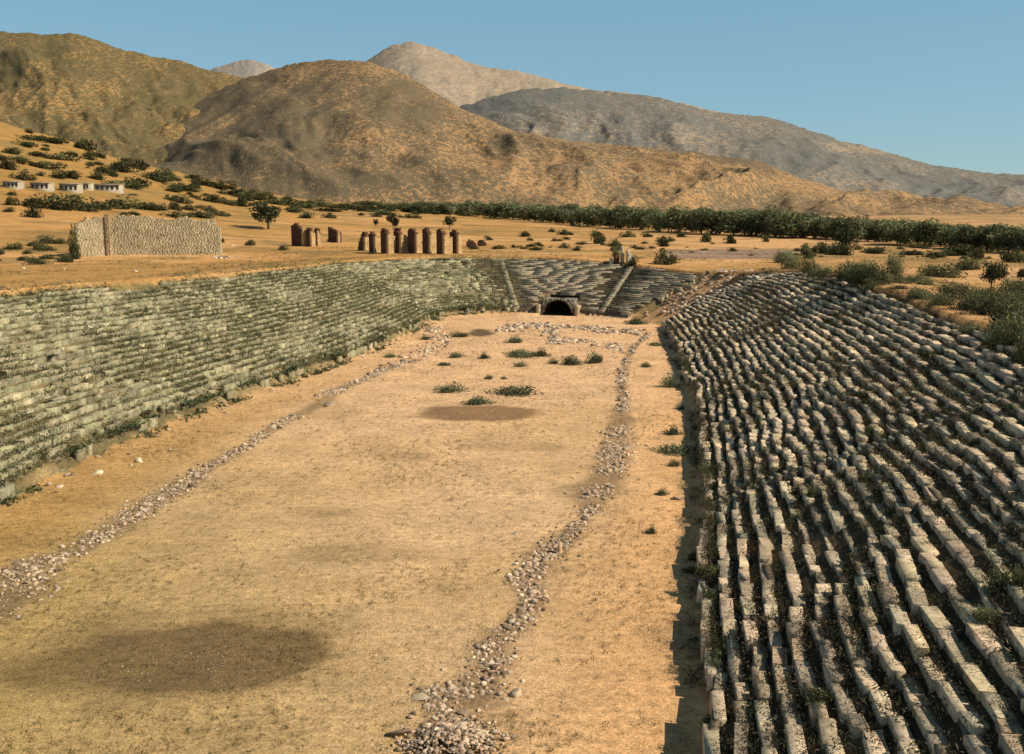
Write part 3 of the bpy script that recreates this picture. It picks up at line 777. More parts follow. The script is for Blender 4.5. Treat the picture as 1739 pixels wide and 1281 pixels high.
# dark flat shrubs on the near hill
hs = [(60,234,50,7),(40,246,46,8),(85,240,60,9),(120,262,28,8),(30,272,50,10),(60,262,34,8),(95,268,50,9),(140,250,30,16),(75,282,50,10),(15,285,30,14),(40,302,36,10),(100,300,36,9),
 (20,258,36,8),(120,300,40,10),(175,290,44,10),(210,288,60,14),(230,282,40,16),(150,268,20,12),(165,302,34,9),(280,302,42,18),(235,312,50,12),(215,316,60,12),(265,304,50,11),
 (308,320,48,12),(325,322,26,8),(65,348,52,14),(100,352,60,16),(130,354,60,18),(165,352,50,12),(205,350,60,14),(240,352,70,11),(265,353,36,8),(55,366,26,16),(18,345,18,14),
 (295,338,40,9),(310,342,30,7),(360,340,46,9),(395,346,40,9),(296,354,20,13),(318,354,30,9),(355,356,22,7),(375,364,30,6),(340,366,60,8),(300,366,50,7),(225,362,30,6),
 (400,330,50,9),(370,318,60,9),(340,310,50,7),(430,336,50,8),(470,344,60,9),(510,350,60,8),(485,328,60,7),(540,348,50,8),(410,348,20,16),(500,356,36,7),(520,368,26,7),
 (590,352,60,9),(560,356,60,6),(630,356,60,8),(650,362,50,6),(690,352,60,8),(575,340,60,6),(620,345,60,7)]
for q in hs: px_shrub(q[0], q[1]+3, q[2]*1.4, q[3]*1.6, shrub_meshes, 'dark flat shrub scattered on the golden near hillside', 'shrubs on the near hillside', d=None)
for i in range(130):
    px = random.uniform(-60, 720); crest = np.interp(px, [0, 100, 200, 300, 400, 500, 600, 720], [212, 238, 268, 296, 322, 340, 350, 358])
    py = crest+random.random()**1.5*(372-crest)*.95; w = random.uniform(8, 34)
    if 300 < py < 330 and px < 215: continue
    px_shrub(px, py, w*1.2, w*random.uniform(.3, .5), shrub_meshes, 'dark flat shrub scattered on the golden near hillside', 'shrubs on the near hillside')

# single trees
p = hit(456, 389); m_ = mpp(p); put_tree(p, 50*m_, 1.55, 'large round dark-crowned tree standing alone behind the small brick ruin', 'tree', k=0)
p = hit(668, 392); put_tree(p, 32*mpp(p), .75, 'small slim tree behind the left end of the brick piers', 'tree', k=1)
p = hit(763, 390); put_tree(p, 26*mpp(p), .9, 'small tree behind the right end of the brick piers', 'tree', k=2)
p = hit(638, 386); put_tree(p, 16*mpp(p), .7, 'tiny tree just left of the slim tree behind the piers', 'tree', k=3)
p = hit(1436, 432); put_tree(p, 54*mpp(p), .85, 'tall pale olive tree standing in front of the dark tree belt', 'tree', k=4)
p = hit(1682, 492); put_tree(p, 48*mpp(p), .8, 'bare-branched small tree on sand at the right edge', 'tree', k=5)
p = hit(1330, 402); put_tree(p, 34*mpp(p), .9, 'grey-leaved tree at the front of the tree belt, with shaded gap', 'tree', k=1)
# tree belt
bx = [700,800,900,1000,1100,1200,1300,1400,1500,1600,1700,1800]
bb = [362,366,376,384,391,397,402,406,412,420,428,436]     # foot line
bt = [346,346,349,352,357,360,363,371,377,383,390,394]     # top line
random.seed(21)
for row in range(3):
    px = 700+row*4
    while px < 1800:
        b0 = float(np.interp(px, bx, bb)); t0 = float(np.interp(px, bx, bt))
        py = b0-row*(b0-t0)*.16+random.uniform(-1, 1)
        p = hit(px, py)
        if p is None: px += 14; continue
        h = (py-t0)*random.uniform(.85, 1.3)*mpp(p)
        if py-t0 > 5: put_tree((p[0], p[1], p[2]-.05*h), h*1.12, random.uniform(1.1, 1.5), 'dark green tree in the dense belt crossing the plain below the mountains', 'tree', 'trees of the belt across the plain', k=random.choice((6, 7, 8, 9)))
        px += max(7, (b0-t0)*.52)*random.uniform(.7, 1.2)
# undergrowth joining the belt to the hillside
for i in range(16):
    px = random.uniform(620, 800); py = np.interp(px, [560, 700, 800], [352, 360, 366])+random.uniform(-4, 2)
    px_shrub(px, py, random.uniform(20, 44), random.uniform(7, 13), shrub_meshes, 'dark low shrub at the left end of the tree belt', 'shrubs at the end of the belt')

# tamarisk bushes along the top of the right bank
tb = [(1345,452,40,24),(1375,455,30,20),(1330,440,30,20),(1400,462,46,18),(1440,466,50,22),(1480,474,56,26),(1520,470,30,40),(1460,470,60,28),(1500,476,36,20),(1560,498,40,16),(1590,464,70,24),(1640,452,60,20),
 (1620,500,60,22),(1650,520,70,30),(1690,530,80,36),(1725,550,80,46),(1600,512,60,20),(1740,520,90,40),(1700,580,60,36),(1760,600,70,50),(1735,575,70,46),(1570,478,40,12),(1670,500,60,20),(1725,490,60,22)]
for q in tb: px_shrub(q[0], q[1]+6, q[2]*1.35, q[3]*1.5, tama, 'feathery light olive bush along the top of the right bank', 'bushes on top of the right bank', 'bush', 'bush')
for q in [(1700,1005,60,70),(1735,1000,40,60)]: px_shrub(*q, tama, 'small feathery green bush growing among the near right seats', 'bushes among the near right seats', 'bush', 'bush')

# ------------------------------------------------------------------ weeds (nobody could count them)
def tufts(P, size, nq, base, seed, spread=1., up=.9, aspect=.35, leaf=.6, tall=1.):
    rng = np.random.default_rng(seed); n = len(P)
    k = np.repeat(np.arange(n), nq)
    off = rng.normal(size=(n*nq, 3))*np.array([.42, .42, .28*tall])*spread; off[:, 2] = np.abs(off[:, 2])+.08
    sz = size*rng.uniform(.5, 1.4, n)
    pos = P[k]+off*sz[k][:, None]
    tc = rng.uniform(.55, 1.45, n)[k]*rng.uniform(.7, 1.3, n*nq)*(.7+.5*np.clip(off[:, 2], 0, 1))
    b = base[rng.integers(0, len(base), n)][k]
    V, Qd, Cc = leaf_quads(pos, 1., rng, np.clip(b*tc[:, None], .004, 1), up, aspect)
    # scale each leaf about its own centre
    cen = np.repeat(pos, 4, 0); V = cen+(V-cen)*(np.repeat(sz[k], 4)*leaf)[:, None]
    return V, Qd, Cc
def bank_points(s0, s1, n, seed, dens, tmax=1.03, low=0):
    rng = np.random.default_rng(seed); s = rng.uniform(s0, s1, n*3); u = rng.uniform(0, tmax, n*3)
    c, t_, n_ = at_s(s)
    keep = rng.random(n*3) < dens(s, u); s, u, c, n_ = s[keep][:n], u[keep][:n], c[keep][:n], n_[keep][:n]
    w, h = c[:, 2], c[:, 3]
    kk = np.floor(u*NR)+rng.uniform(.50, 1.02, len(u)); u = kk/NR       # behind each seat slab, at the foot of the next riser
    x = c[:, 0]+n_[:, 0]*(u*w+wave_t(s, u)); y = c[:, 1]+n_[:, 1]*(u*w+wave_t(s, u))
    z = line_z(x, y, (kk-np.floor(kk))*w/NR+wave_t(s, u))-.12
    return np.stack([x, y, z], 1)
B3 = lambda *a: np.array(a, float)
okL = lambda s, u: (u*NR < lowLv(s)+.5)* np.where(np.abs(s-S_ARCH) < 4, 0, .15+.85*sstep(.35, .6, fbm(s/9, u*6, 4, 81)))
P = bank_points(S_LEFT0, S_ST1-1, 17000, 1, okL)
v, q, c = tufts(P, .62, 20, B3((.21, .205, .10), (.155, .165, .075), (.31, .27, .14), (.22, .22, .14)), 2, leaf=.38)
tag(link('weeds', mesh_np('weeds', v, q, c), M['leafn']), 'grey-green weeds covering the tiers of the left seating bank', 'weeds', kind='stuff')
P = bank_points(S_ST1-1, S_END1, 900, 4, okL)
v, q, c = tufts(P, .4, 10, B3((.10, .10, .05), (.16, .14, .08)), 5)
tag(link('weeds', mesh_np('weeds', v, q, c), M['leafn']), 'sparse weeds in the joints of the far end seating', 'weeds', kind='stuff')
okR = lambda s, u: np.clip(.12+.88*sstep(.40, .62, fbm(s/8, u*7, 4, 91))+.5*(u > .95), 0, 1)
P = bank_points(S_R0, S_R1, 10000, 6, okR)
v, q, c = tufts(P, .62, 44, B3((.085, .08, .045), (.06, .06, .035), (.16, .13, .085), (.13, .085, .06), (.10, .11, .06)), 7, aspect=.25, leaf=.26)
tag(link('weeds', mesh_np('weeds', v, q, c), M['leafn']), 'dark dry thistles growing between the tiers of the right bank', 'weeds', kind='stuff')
P = bank_points(S_R1-62, S_R1, 6500, 16, lambda s, u: .35+.65*sstep(.4, .6, fbm(s/5, u*9, 4, 92)))
v, q, c = tufts(P, .5, 70, B3((.085, .08, .045), (.05, .05, .03), (.16, .13, .085), (.13, .09, .06), (.10, .11, .06)), 17, aspect=.2, tall=1.0, leaf=.2)
tag(link('weeds', mesh_np('weeds', v, q, c), M['leafn']), 'fine dark weeds between the nearest tiers of the right bank', 'weeds', kind='stuff')
# weeds at the podium edges
def edge_pts(s0, s1, n, seed, t0, t1, zf):
    rng = np.random.default_rng(seed); s = rng.uniform(s0, s1, n*2); s = s[fbm(s/4, s*0, 3, seed) > .47][:n]
    t = rng.uniform(t0, t1, len(s)); c, _, n_ = at_s(s); x = c[:, 0]+n_[:, 0]*t; y = c[:, 1]+n_[:, 1]*t
    return np.stack([x, y, zf(x, y)], 1)
P = np.vstack([edge_pts(S_R0, S_R1, 420, 31, .1, .5, lambda x, y: x*0+HP-.1), edge_pts(S_R0, S_R1, 260, 32, -.8, .1, lambda x, y: x*0)])
v, q, c = tufts(P, .5, 70, B3((.09, .09, .05), (.14, .12, .07), (.08, .09, .04)), 8, aspect=.25, tall=1.2, leaf=.24)
tag(link('weeds', mesh_np('weeds', v, q, c), M['leafn']), 'dark weeds hanging along the front edge of the right bank', 'weeds', kind='stuff')
P = np.vstack([edge_pts(S_LEFT0, S_ST1, 300, 33, -.9, .3, lambda x, y: x*0+.1), edge_pts(S_LEFT0, S_ST1, 260, 34, .1, .6, lambda x, y: x*0+HP-.1)])
v, q, c = tufts(P, .6, 16, B3((.11, .14, .07), (.08, .11, .05)), 9)
tag(link('weeds', mesh_np('weeds', v, q, c), M['leafn']), 'green weeds along the foot of the left bank', 'weeds', kind='stuff')
# dry grass over the floor and outer slopes
rng = np.random.default_rng(55)
x = rng.uniform(-45, 40, 60000); y = 28+rng.random(60000)**1.6*175
s_, t_ = to_st(x, y); k_ = (t_ < -.5) & (rng.random(60000) < .12+.75*sstep(.45, .65, fbm(x/6, y/6, 4, 95))); x, y = x[k_][:17000], y[k_][:17000]
P = np.stack([x, y, ground_z(x, y)], 1)
v, q, c = tufts(P, .20, 8, B3((.40, .30, .13), (.30, .22, .09), (.22, .17, .07), (.20, .19, .09)), 10, aspect=.12, up=1.6, leaf=.9)
tag(link('dry_grass', mesh_np('dry_grass', v, q, c), M['leafn']), 'short dry grass tufts over the sandy arena floor', 'grass', kind='stuff')
x = rng.uniform(-110, 110, 50000); y = rng.uniform(20, 320, 50000); s_, t_ = to_st(x, y); ww = at_s(s_)[0][:, 2]
k_ = (t_ > ww-.5) & (t_ < ww+70) & (rng.random(50000) < .10+.9*sstep(.48, .65, fbm(x/10, y/10, 4, 96))); x, y = x[k_][:9000], y[k_][:9000]
P = np.stack([x, y, ground_z(x, y)], 1)
v, q, c = tufts(P, .4, 8, B3((.36, .26, .11), (.26, .20, .09), (.14, .14, .07), (.11, .12, .055)), 12, aspect=.2, up=1.2)
tag(link('dry_grass', mesh_np('dry_grass', v, q, c), M['leafn']), 'dry grass and low scrub on the ground around the stadium', 'grass', kind='stuff')

# ------------------------------------------------------------------ stones
def ico():
    t = (1+5**.5)/2
    v = [(-1,t,0),(1,t,0),(-1,-t,0),(1,-t,0),(0,-1,t),(0,1,t),(0,-1,-t),(0,1,-t),(t,0,-1),(t,0,1),(-t,0,-1),(-t,0,1)]
    f = [(0,11,5),(0,5,1),(0,1,7),(0,7,10),(0,10,11),(1,5,9),(5,11,4),(11,10,2),(10,7,6),(7,1,8),(3,9,4),(3,4,2),(3,2,6),(3,6,8),(3,8,9),(4,9,5),(2,4,11),(6,2,10),(8,6,7),(9,8,1)]
    v = [np.array(a)/np.linalg.norm(a) for a in v]
    cache = {}; nf = []
    def mid(a, b):
        k = (min(a, b), max(a, b))
        if k not in cache: m_ = v[a]+v[b]; v.append(m_/np.linalg.norm(m_)); cache[k] = len(v)-1
        return cache[k]
    for a, b, c in f:
        x, y, z = mid(a, b), mid(b, c), mid(c, a); nf += [(a, x, z), (b, y, x), (c, z, y), (x, y, z)]
    return np.array(v), np.array(nf)
IV, IF = ico()
def rock_shape(seed, flat=.7):
    rng = np.random.default_rng(seed); v = IV.copy()
    for _ in range(11):                                   # chop with planes: angular broken stone
        n = rng.normal(size=3); n /= np.linalg.norm(n); d = rng.uniform(.35, .75)
        ex = v@n-d; v = v-np.where(ex > 0, ex, 0)[:, None]*n
    v *= np.array([1, rng.uniform(.6, .95), rng.uniform(.45, .8)*flat/.7])
    return v+rng.normal(0, .02, v.shape)
rocks = []
for i in range(10):
    me = mesh_np('stone', rock_shape(i), IF, np.ones((len(IV), 3)), tri=True); me.materials.append(M['rock']); rocks.append(me)
rocksw = []
for i in range(4):
    me = mesh_np('stone', rock_shape(40+i), IF, np.ones((len(IV), 3)), tri=True); me.materials.append(M['rockw']); rocksw.append(me)
def put_rock(p, size, label, group=None, meshes=rocks, squash=1., name='stone', cat='stone', stretch=1.):
    o = link(name, random.choice(meshes), None, None, (p[0], p[1], p[2]+size*.05))
    o.scale = (size/2*stretch, size/2, size/2*squash); o.rotation_euler = (random.gauss(0, .25), random.gauss(0, .25), random.uniform(0, 6.28) if stretch == 1 else random.uniform(-.3, .3))
    return tag(o, label, cat, group)
def line_pts(L, W, n, rng, seed):
    L = np.array([floor_pt(*p) for p in L]); Wm = np.array([w/F*math.hypot(q[1], H) for w, q in zip(W, L)])
    d = np.concatenate([[0], np.cumsum(np.hypot(*np.diff(L, axis=0).T))])
    wts = np.interp(np.linspace(0, d[-1], 400), d, Wm**.8); cdf = np.cumsum(wts); cdf /= cdf[-1]
    s = np.interp(rng.random(n*2), cdf, np.linspace(0, d[-1], 400))
    s = s[fbm(s/2.2, s*0, 3, seed) > .40][:n]
    x = np.interp(s, d, L[:, 0]); y = np.interp(s, d, L[:, 1]); w = np.interp(s, d, Wm)
    g1 = rng.normal(0, .42, len(s)); g2 = rng.normal(0, .42, len(s))
    return x+g1*w, y+g2*w*.9
rng = np.random.default_rng(77)
random.seed(5)
def place_line(L, W, n, label, group, seed, smin, smax):
    x, y = line_pts(L, W, n, rng, seed); z = ground_z(x, y)
    sz = smin+(smax-smin)*rng.random(len(x))**2.2
    for a, b, c, s in zip(x, y, z, sz): put_rock((a, b, c), s*(1+max(0, b-70)/160), label, group, squash=random.uniform(.6, 1.1))
place_line(RIGHT, RW_, 175, 'rough pale limestone lump in the right-hand line of rubble across the arena', 'stones of the right rubble line', 4, .26, .95)
place_line(LEFT, LW, 110, 'rough grey limestone lump in the left-hand line of rubble across the arena', 'stones of the left rubble line', 8, .26, .95)
def rubble(name, label, pts, size, seed, lift=0., tone=1.):
    rng_ = np.random.default_rng(seed); x, y = pts; z = ground_z(x, y)+lift; n = len(x)
    VV = []; FF = []; CC = []
    pal = [(1.5, 1.4, 1.25), (1.15, 1.03, .9), (.8, .7, .6), (1.3, 1.05, .92), (.5, .43, .36)]
    shapes = [rock_shape(60+i) for i in range(8)]
    for i in range(n):
        a = rng_.uniform(0, 6.28); s = size*(.35+rng_.random()**2)*(1+max(0, y[i]-70)/150); v = shapes[i % 8]*s/2
        c_, s_ = math.cos(a), math.sin(a); v = np.stack([v[:, 0]*c_-v[:, 1]*s_, v[:, 0]*s_+v[:, 1]*c_, v[:, 2]*rng_.uniform(.6, 1.1)], 1)
        CC.append(np.tile(np.array(pal[rng_.integers(0, 5)])*rng_.uniform(.8, 1.25)*tone, (len(v), 1))); VV.append(v+np.array([x[i], y[i], z[i]+s*.02])); FF.append(IF+i*len(IV))
    return tag(link(name, mesh_np(name, np.vstack(VV), np.vstack(FF), np.vstack(CC), tri=True), M['rubble']), label, 'rubble', kind='stuff')
rubble('rubble', 'fine rubble filling the right-hand stone line on the arena floor', line_pts(RIGHT, [w*1.1 for w in RW_], 3600, rng, 4), .42, 1)
rubble('rubble', 'fine rubble filling the left-hand stone line on the arena floor', line_pts(LEFT, [w*1.1 for w in LW], 2600, rng, 8), .40, 2)
FAR = [(860,562),(900,552),(940,556),(1000,556),(1020,566),(1060,562),(1100,570)]; FW = [30,34,26,32,28,26,16]
rubble('rubble', 'pale rubble band crossing the far arena floor before the tunnel mouth', line_pts(FAR, FW, 800, rng, 3), .85, 3)
MID = [(940,560),(942,584),(980,578),(1030,585),(1060,600)]; MW = [10,20,22,24,20]
rubble('rubble', 'smaller scatter of rubble in front of the far rubble band', line_pts(MID, MW, 320, rng, 3), .75, 4)
LF = [(640,635),(680,618),(720,604),(750,575),(730,556)]; LFW = [24,34,36,30,22]
rubble('rubble', 'rubble spilling from the far end of the left stone line', line_pts(LF, LFW, 320, rng, 3), .7, 5)
ph = hit(768, 1262); n_ = 900; gx_ = rng.normal(0, 1, n_); gy_ = rng.normal(0, 1, n_)
rubble('rubble', 'heap of broken stones at the bottom centre of the floor', (ph[0]+gx_*.95, ph[1]+gy_*.75), .34, 13, np.exp(-(gx_**2+gy_**2)/2)*.55)
aa = rng.random(420); bb = rng.random(420); q0 = GA0+(GA1-GA0)*1.1*aa[:, None]; q1 = GB0+(GB1-GB0)*1.0*aa[:, None]; qq = q0+(q1-q0)*(.02+.96*bb[:, None])
kk_ = fbm(qq[:, 0]/3, qq[:, 1]/3, 3, 8) > .44; qq = qq[kk_]
rubble('rubble', 'broken seat stones lying on the earth ramp between the far seats and the right bank', (qq[:, 0], qq[:, 1]), .75, 19)
# loose pebbles on the dark patch and over the floor
x = rng.uniform(-30, 20, 2600); y = 30+rng.random(2600)**1.5*130; s_, t_ = to_st(x, y); k_ = t_ < -1
rubble('pebbles', 'pebbles strewn thinly over the whole arena floor', (x[k_], y[k_]), .13, 6)
pc = hit(330, 1118); x = pc[0]+rng.normal(0, 2.9, 900); y = pc[1]+rng.normal(0, 2.2, 900)
rubble('pebbles', 'dusty clods and pebbles on the large dark oval patch', (x, y), .15, 7, 0., .5)
# individual blocks
for px, py, w, lb, ms, sq in [(875,908,14,'small white flat stone lying alone mid-floor above the right stone line',rocksw,.6),
    (235,785,22,'rounded pale boulder, larger of two at the foot of the left seats',rocksw,1.1),(163,806,22,'pale squared boulder left of the rounded one at the left seats foot',rocksw,1.1),
    (1156,1100,20,'pale round stone casting a shadow by the right bank foot, near',rocksw,1.2),(1150,848,22,'flat grey slab by the right bank foot, beside its dark podium shadow',rocks,.5),
    (668,1248,42,'long grey stone slab at bottom centre, left of the stone heap',rocks,.5),(700,1214,14,'small single grey stone above the long slab',rocks,.9),
    (712,1188,40,'flat pale slab at the left tip of the right stone line',rocksw,.4),(878,1180,30,'large pale stone at the right end of the near rubble patch',rocksw,.9),
    (560,690,22,'pale block in the left stone line, far part',rocksw,.9),(430,758,16,'white block standing alone in the left stone line',rocksw,1.),
    (222,790,10,'small pale stone beside the rounded boulder',rocksw,.9),(288,765,12,'small orange-lit stone at the left bank foot',rocksw,.8),
    (385,702,12,'flat pale stone on orange soil near the left seats',rocksw,.5),(455,560,10,'small pale stone among the left seats',rocksw,.7)]:
    p = hit(px, py); put_rock(p, w*mpp(p)*1.15, lb, None, ms, sq, stretch=1.3 if sq < .7 else 1.001)
o = Blocks(); p = hit(950, 940); o.add(V3(0, 0, -.2), V3(.3, 0, 0)/.3, V3(0, 1, 0), V3(.05, 0, 1), .22, .22, .85, (1.1, 1., .9), .03, .04)
t = o.build('marker_stone', M['pale']); t.location = p; tag(t, 'thin upright stone post standing in the right stone line', 'stone post')
for px, py, w in [(150,487,12),(232,462,14),(40,456,12),(110,458,10),(300,432,12),(345,430,12),(395,418,12),(700,425,8)]:
    p = hit(px, py)
    if p: put_rock(p, w*mpp(p)*1.2, 'pale fallen stone on the golden slope above the left seats', 'fallen stones above the left seats', rocksw, .6)

for i in range(75):
    s_ = S_LEFT0+10+(S_ST1-S_LEFT0-14)*random.random(); c_, t__, n_ = (v[0] for v in at_s(np.array([s_]))); t_ = random.uniform(-2.2, .4)
    x_, y_ = c_[0]+n_[0]*t_, c_[1]+n_[1]*t_; put_rock((x_, y_, float(ground_z(np.array([x_]), np.array([y_]))[0])), random.uniform(.3, 1.0), 'pale fallen block lying at the foot of the left seating bank', 'fallen blocks at the foot of the left bank', rocks+rocksw, random.uniform(.6, 1.1))
for i in range(46):
    s_ = S_R0+22+(S_R1-S_R0-30)*random.random(); c_, t__, n_ = (v[0] for v in at_s(np.array([s_]))); t_ = c_[2]+random.uniform(-1.5, 9)
    x_, y_ = c_[0]+n_[0]*t_, c_[1]+n_[1]*t_; w_ = random.uniform(1.8, 4.5)
    put_shrub((x_, y_, float(ground_z(np.array([x_]), np.array([y_]))[0])-.1), w_, w_*random.uniform(.3, .55), tama, 'dry grey-green brush bush on the rim behind the right bank', 'brush on the rim of the right bank', 'bush', 'bush')
# ------------------------------------------------------------------ ruined masonry
def masonry(name, m, p0, p1, zfun, thick, course, seed, parent=None, ztop=None, col=(1, 1, 1), bmin=.5, bmax=1.1, zbase=-.5, jit=.006):
    """wall of coursed stones from p0 to p1 (xy), top height given by ztop(f)"""
    rnd = random.Random(seed); p0 = V3(*p0, 0); p1 = V3(*p1, 0); L = np.linalg.norm(p1-p0); ax = (p1-p0)/L; ay = V3(-ax[1], ax[0], 0)
    B = Blocks(); c = 0; z = zbase
    while z < 12:
        a = rnd.uniform(-.3, 0); hh = course*rnd.uniform(.85, 1.15); any_ = False
        while a < L:
            l = rnd.uniform(bmin, bmax); l = min(l, L-a+.05)
            if l < .15: break
            f = (a+l/2)/L
            if z+hh*.5 < ztop(f)+rnd.uniform(-.18, .18)*course*2:
                any_ = True; gc = rnd.uniform(.9, 1.08)
                o = p0+ax*(max(a, 0)+l/2)-ay*rnd.uniform(0, .012); b_ = z+zfun
                B.add(V3(o[0], o[1], b_), ax, ay, V3(0, 0, 1), l, thick+rnd.uniform(0, .01), hh, tuple(gc*q for q in col), jit, .004)
            a += l
        z += hh
        if not any_ and z > 0: break
    return B.build(name, m, parent)
# long wall on the left
pL, pR = hit(185, 434), hit(368, 424); p0 = hit(130, 446)
# keep the wall in a plane roughly across the view
mL = mpp(pL); zw = min(pL[2], pR[2]); yW = pL[1]
xl, xr = pL[0], (368-CX)*mL
wall = thing('ruined_wall', 'long high ruined stone wall standing beyond the left seats', 'ruined wall', (0, 0, 0))
topf = lambda f: mL*(66+14*(float(fbm(f*9, 0, 4, 12))-.5)-(14 if f > .95 else 0)-(12*max(0, f-.6)))
masonry('long_face', M['wall'], (xl, yW), (xr, yW+4), pL[2]-.3, 1.6, .30, 1, wall, topf, bmin=.3, bmax=.9)
masonry('corner_face', M['wall'], ((128-CX)*mL*.98, yW-4), (xl-.3, yW-.4), pL[2]-.6, 1.6, .30, 2, wall, lambda f: mL*(68-16*(1-f)**4+2*math.sin(f*19)), bmin=.3, bmax=.9)
masonry('corner_pilaster', M['wallred'], (xl-.3, yW-.75), (xl+.75, yW-.75), pL[2]-.5, 1.2, .3, 3, wall, lambda f: mL*73, bmin=.3, bmax=.55)
for i in range(9):
    a = xl+(xr-xl)*(.05+.1*i+random.uniform(-.02, .02))
    put_rock((a, yW-1.5-random.random()*1.2, float(ground_z(np.array([a]), np.array([yW-2.9]))[0])), random.uniform(.5, 1.1), 'fallen stone lying at the foot of the long ruined wall', 'stones at the foot of the long wall', rocksw, .9)
for px, py, w, h in [(128,440,26,58),(122,430,18,30),(136,436,18,40)]:
    px_shrub(px, py, w, h, shrub_meshes, 'dark ivy-like bush climbing the left end of the long wall', 'bushes at the left end of the long wall', 'bush', 'bush')
# heap of stones at the wall's right end
x = xr+np.abs(rng.normal(0, 2.5, 70)); y = yW-3+rng.normal(0, 1, 70); rubble('rubble', 'spill of rubble at the right end of the long ruined wall', (x, y), .7, 12)

# brick piers: shaded side and sunlit end faces put into the colours
def pier(px, py, wpx, hpx, lx, label, group, toph=None, seed=0, rz=.72, parent=None, name='brick_pier'):
    p = hit(px, py); m_ = mpp(p); w = wpx*m_; h = hpx*m_
    t = parent or thing(name, label, 'ruin', p, 0, group)
    ox, oy = (p[0]-t.location.x, p[1]-t.location.y)
    a = V3(math.cos(rz), -math.sin(rz), 0)           # the long side runs to the right and towards the viewer
    L = w/math.cos(rz); zt = p[2]-t.location.z
    q0 = V3(ox, oy, 0)-a*L*.5; q1 = V3(ox, oy, 0)+a*L*.5
    f_ = toph or (lambda f: h*(1.04-1.0*abs(f-.3)**2+.05*math.sin(f*23+seed)))
    masonry('brick_core', M['pier'], q0[:2], q1[:2], zt-.2, 1.25, .30, 100+seed, t, f_, bmin=.3, bmax=.7)
    e0 = q1+a*.14; b = V3(a[1], -a[0], 0)
    # sunlit right end, its brightness painted as paler stone
    n_ = V3(-a[1], a[0], 0)
    masonry('sunlit_end', M['pale'], (e0-n_*.05)[:2], (e0+n_*lx*m_*1.35/math.sin(rz))[:2], zt-.2, .8, .4, 200+seed, t, lambda f: h*(.82-.10*f), (.86, .70, .50), bmin=.3, bmax=.8)
    return t
piers = [(614,426,14,31,5,'leftmost brick pier, leaning and tapering to the left'),(632,429,12,33,6,'short second brick pier from the left with pale edge'),
 (653,431,14,42,8,'third brick pier from the left with rounded top'),(675,430,14,41,7,'fourth brick pier from the left, just before the wide gap'),
 (700,430,16,40,9,'ragged fifth brick pier just right of the wide gap'),(724,431,14,42,8,'sixth brick pier from the left, third from the right end'),
 (748,432,14,41,9,'seventh brick pier, second from the right end'),(771,431,15,39,4,'rightmost of the tall brick piers')]
for i, (px, py, w, h, lx, lb) in enumerate(piers):
    tf = None
    if i == 0:
        m0 = mpp(hit(px, py)); tf = lambda f, m0=m0: m0*(8+24*min(1, f*1.6))
    pier(px, py, w, h, lx, lb, 'row of ruined brick piers beyond the left seats', tf, i)
t = pier(505, 418, 24, 36, 4, 'small brick ruin of three joined piers behind the left seats', None, None, 20, name='brick_ruin')
pier(525, 419, 9, 33, 4, '', None, None, 21, parent=t); pier(537, 418, 6, 30, 3, '', None, None, 22, parent=t)
pier(566, 412, 20, 26, 1, 'lone dark brick fin between the small ruin and the pier row', None, lambda f: mpp(hit(566, 412))*(27-9*f), 23, name='brick_fin')
# low lumps right of the piers
for px, py, w, h, lb in [(800,420,16,14,'dark brick stump with an arched hollow right of the pier row'),(818,418,14,12,'small broken brick lump at the far right of the piers')]:
    p = hit(px, py); m_ = mpp(p); t = thing('brick_stump', lb, 'ruin', p)
    masonry('brick_core', M['pier'], (-w*m_/2, 0), (w*m_/2, -.6), -.2, 1.2, .3, px, t, lambda f: h*m_*(1-.9*abs(f-.4)**2*2), bmin=.3, bmax=.6)
# ruined gate piece at the top of the second stair
p = hit(1060, 450); m_ = mpp(p)
t = thing('ruined_doorway', 'small pale ruined doorway at the top of the right stairway', 'ruin', p)
masonry('jamb', M['pale'], (.4, 0), (.4+13*m_, -.1), -.3, 1.1, .42, 31, t, lambda f: m_*(26-8*f))
masonry('jamb', M['pier'], (-17*m_, .6), (-8*m_, .6), -.3, 1., .35, 32, t, lambda f: m_*19)
masonry('jamb', M['pale'], (-24*m_, .8), (-19*m_, .8), -.3, .9, .4, 33, t, lambda f: m_*13)
masonry('jamb', M['pale'], (-5*m_, 1.2), (0*m_, 1.2), -.3, .9, .4, 34, t, lambda f: m_*34)
px_shrub(1045, 436, 24, 18, shrub_meshes, 'dark bush beside the small ruined doorway'); px_shrub(1075, 452, 30, 18, shrub_meshes, 'olive bush right of the small ruined doorway')

# low white houses on the near hill
def house(px0, px1, py, h, nwin, lb):
    p = hit((px0+px1)/2, py); m_ = mpp(p); w = (px1-px0)*m_; hh = h*m_; d = 5.
    t = thing('house', lb, 'house', p, 0, 'low white houses on the near hillside')
    B = Blocks(); B.add(V3(0, 0, -2.5), V3(1, 0, 0), V3(0, 1, 0), V3(0, 0, 1), w, d, hh+2.5, (1, 1, 1), .0, .02); B.build('wall', M['plaster'], t)
    B = Blocks(); B.add(V3(0, -.3, hh), V3(1, 0, 0), V3(0, 1, .04), V3(0, 0, 1), w+.5, d+.6, .25, (.9, .85, .75), .03, .05); B.build('roof', M['plaster'], t)
    for i in range(nwin):
        a = -w/2+w*(i+.5)/nwin
        B = Blocks(); B.add(V3(a, -.05, hh*.28), V3(1, 0, 0), V3(0, 1, 0), V3(0, 0, 1), w/nwin*.42, .3, hh*.5, (1, 1, 1), .0, .02); B.build('window', M['window'], t)
house(5, 32, 320, 11, 4, 'grey leftmost low house on the hillside, half in the frame edge shrubs')
house(52, 84, 323, 12, 4, 'second low white house from the left with four dark openings')
house(101, 133, 326, 13, 4, 'middle low white house on the hillside with dark shaded openings')
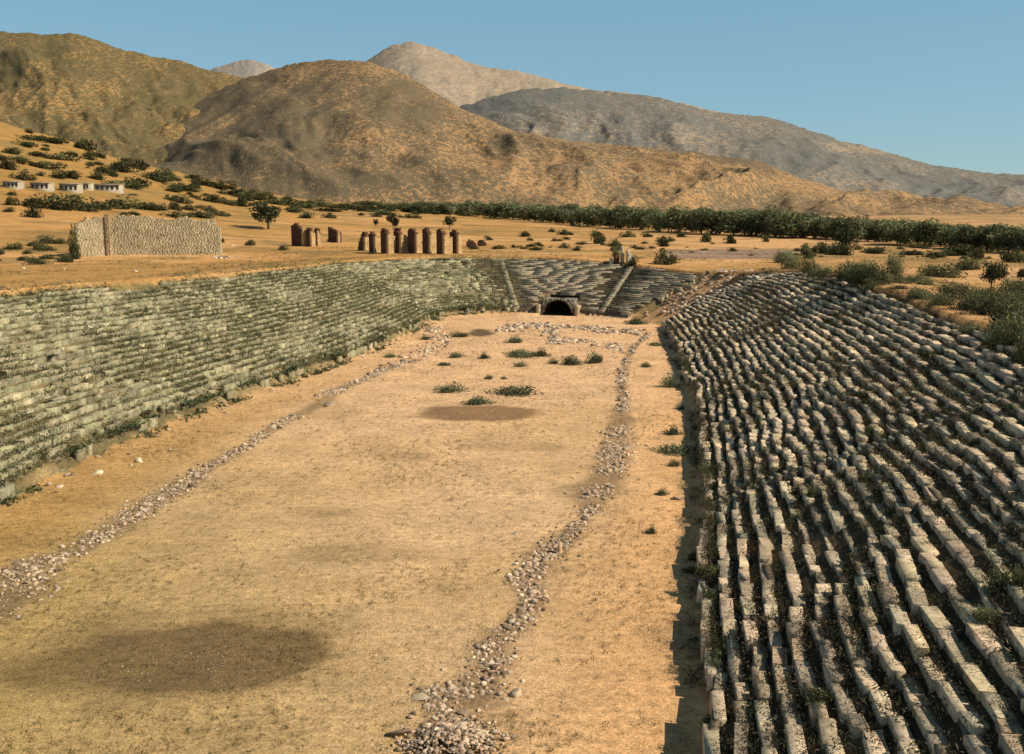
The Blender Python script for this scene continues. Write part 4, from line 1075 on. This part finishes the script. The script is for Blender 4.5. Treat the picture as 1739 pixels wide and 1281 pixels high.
house(141, 152, 323, 11, 2, 'tiny grey hut squeezed between two low white houses')
house(153, 204, 325, 11, 6, 'longest cream-coloured house at the right of the hillside row')

# ------------------------------------------------------------------ light
w = bpy.data.worlds.new('World'); scene.world = w; w.use_nodes = True; nt = w.node_tree
bg = nt.nodes['Background']; sky = nt.nodes.new('ShaderNodeTexSky'); sky.sky_type = 'NISHITA'; sky.sun_disc = False
sunv = V3(.95, -.20, 0); az = math.atan2(sunv[0], sunv[1]); EL = R(41)
sky.sun_elevation = EL; sky.sun_rotation = az; sky.altitude = 600; sky.air_density = 1.0; sky.dust_density = .4; sky.ozone_density = 1.6
hs_ = nt.nodes.new('ShaderNodeMix'); hs_.data_type = 'RGBA'; hs_.blend_type = 'MULTIPLY'; hs_.inputs[0].default_value = 1; hs_.inputs[7].default_value = (1.05, 1.16, 1.10, 1)
nt.links.new(sky.outputs[0], hs_.inputs[6]); fl = nt.nodes.new('ShaderNodeMix'); fl.data_type = 'RGBA'; fl.inputs[0].default_value = .62; fl.inputs[7].default_value = (2.05, 4.1, 5.5, 1)
nt.links.new(hs_.outputs[2], fl.inputs[6])
# the hazy band near the horizon gives way to a much deeper blue overhead
sx = nt.nodes.new('ShaderNodeSeparateXYZ'); nt.links.new(nt.nodes.new('ShaderNodeTexCoord').outputs['Generated'], sx.inputs[0])
dz_ = ramp(nt, sx.outputs[2], [(.0, 1.), (.22, 1.), (.55, .30)])
nt.links.new(mixc(nt, fl.outputs[2], dz_, 1, 'MULTIPLY'), bg.inputs[0]); bg.inputs[1].default_value = .10
sd = bpy.data.lights.new('sun', 'SUN'); sd.energy = 5.0; sd.angle = R(.55); sd.color = (1, .87, .67)
so = bpy.data.objects.new('sun', sd); COL.objects.link(so)
import mathutils
dv = mathutils.Vector((math.sin(az)*math.cos(EL), math.cos(az)*math.cos(EL), math.sin(EL)))
so.rotation_euler = dv.to_track_quat('Z', 'Y').to_euler(); so.location = (60, 0, 80)
scene.view_settings.view_transform = 'Standard'; scene.view_settings.look = 'None'; scene.view_settings.exposure = 0; scene.view_settings.gamma = 1
print('objects', len(scene.objects))
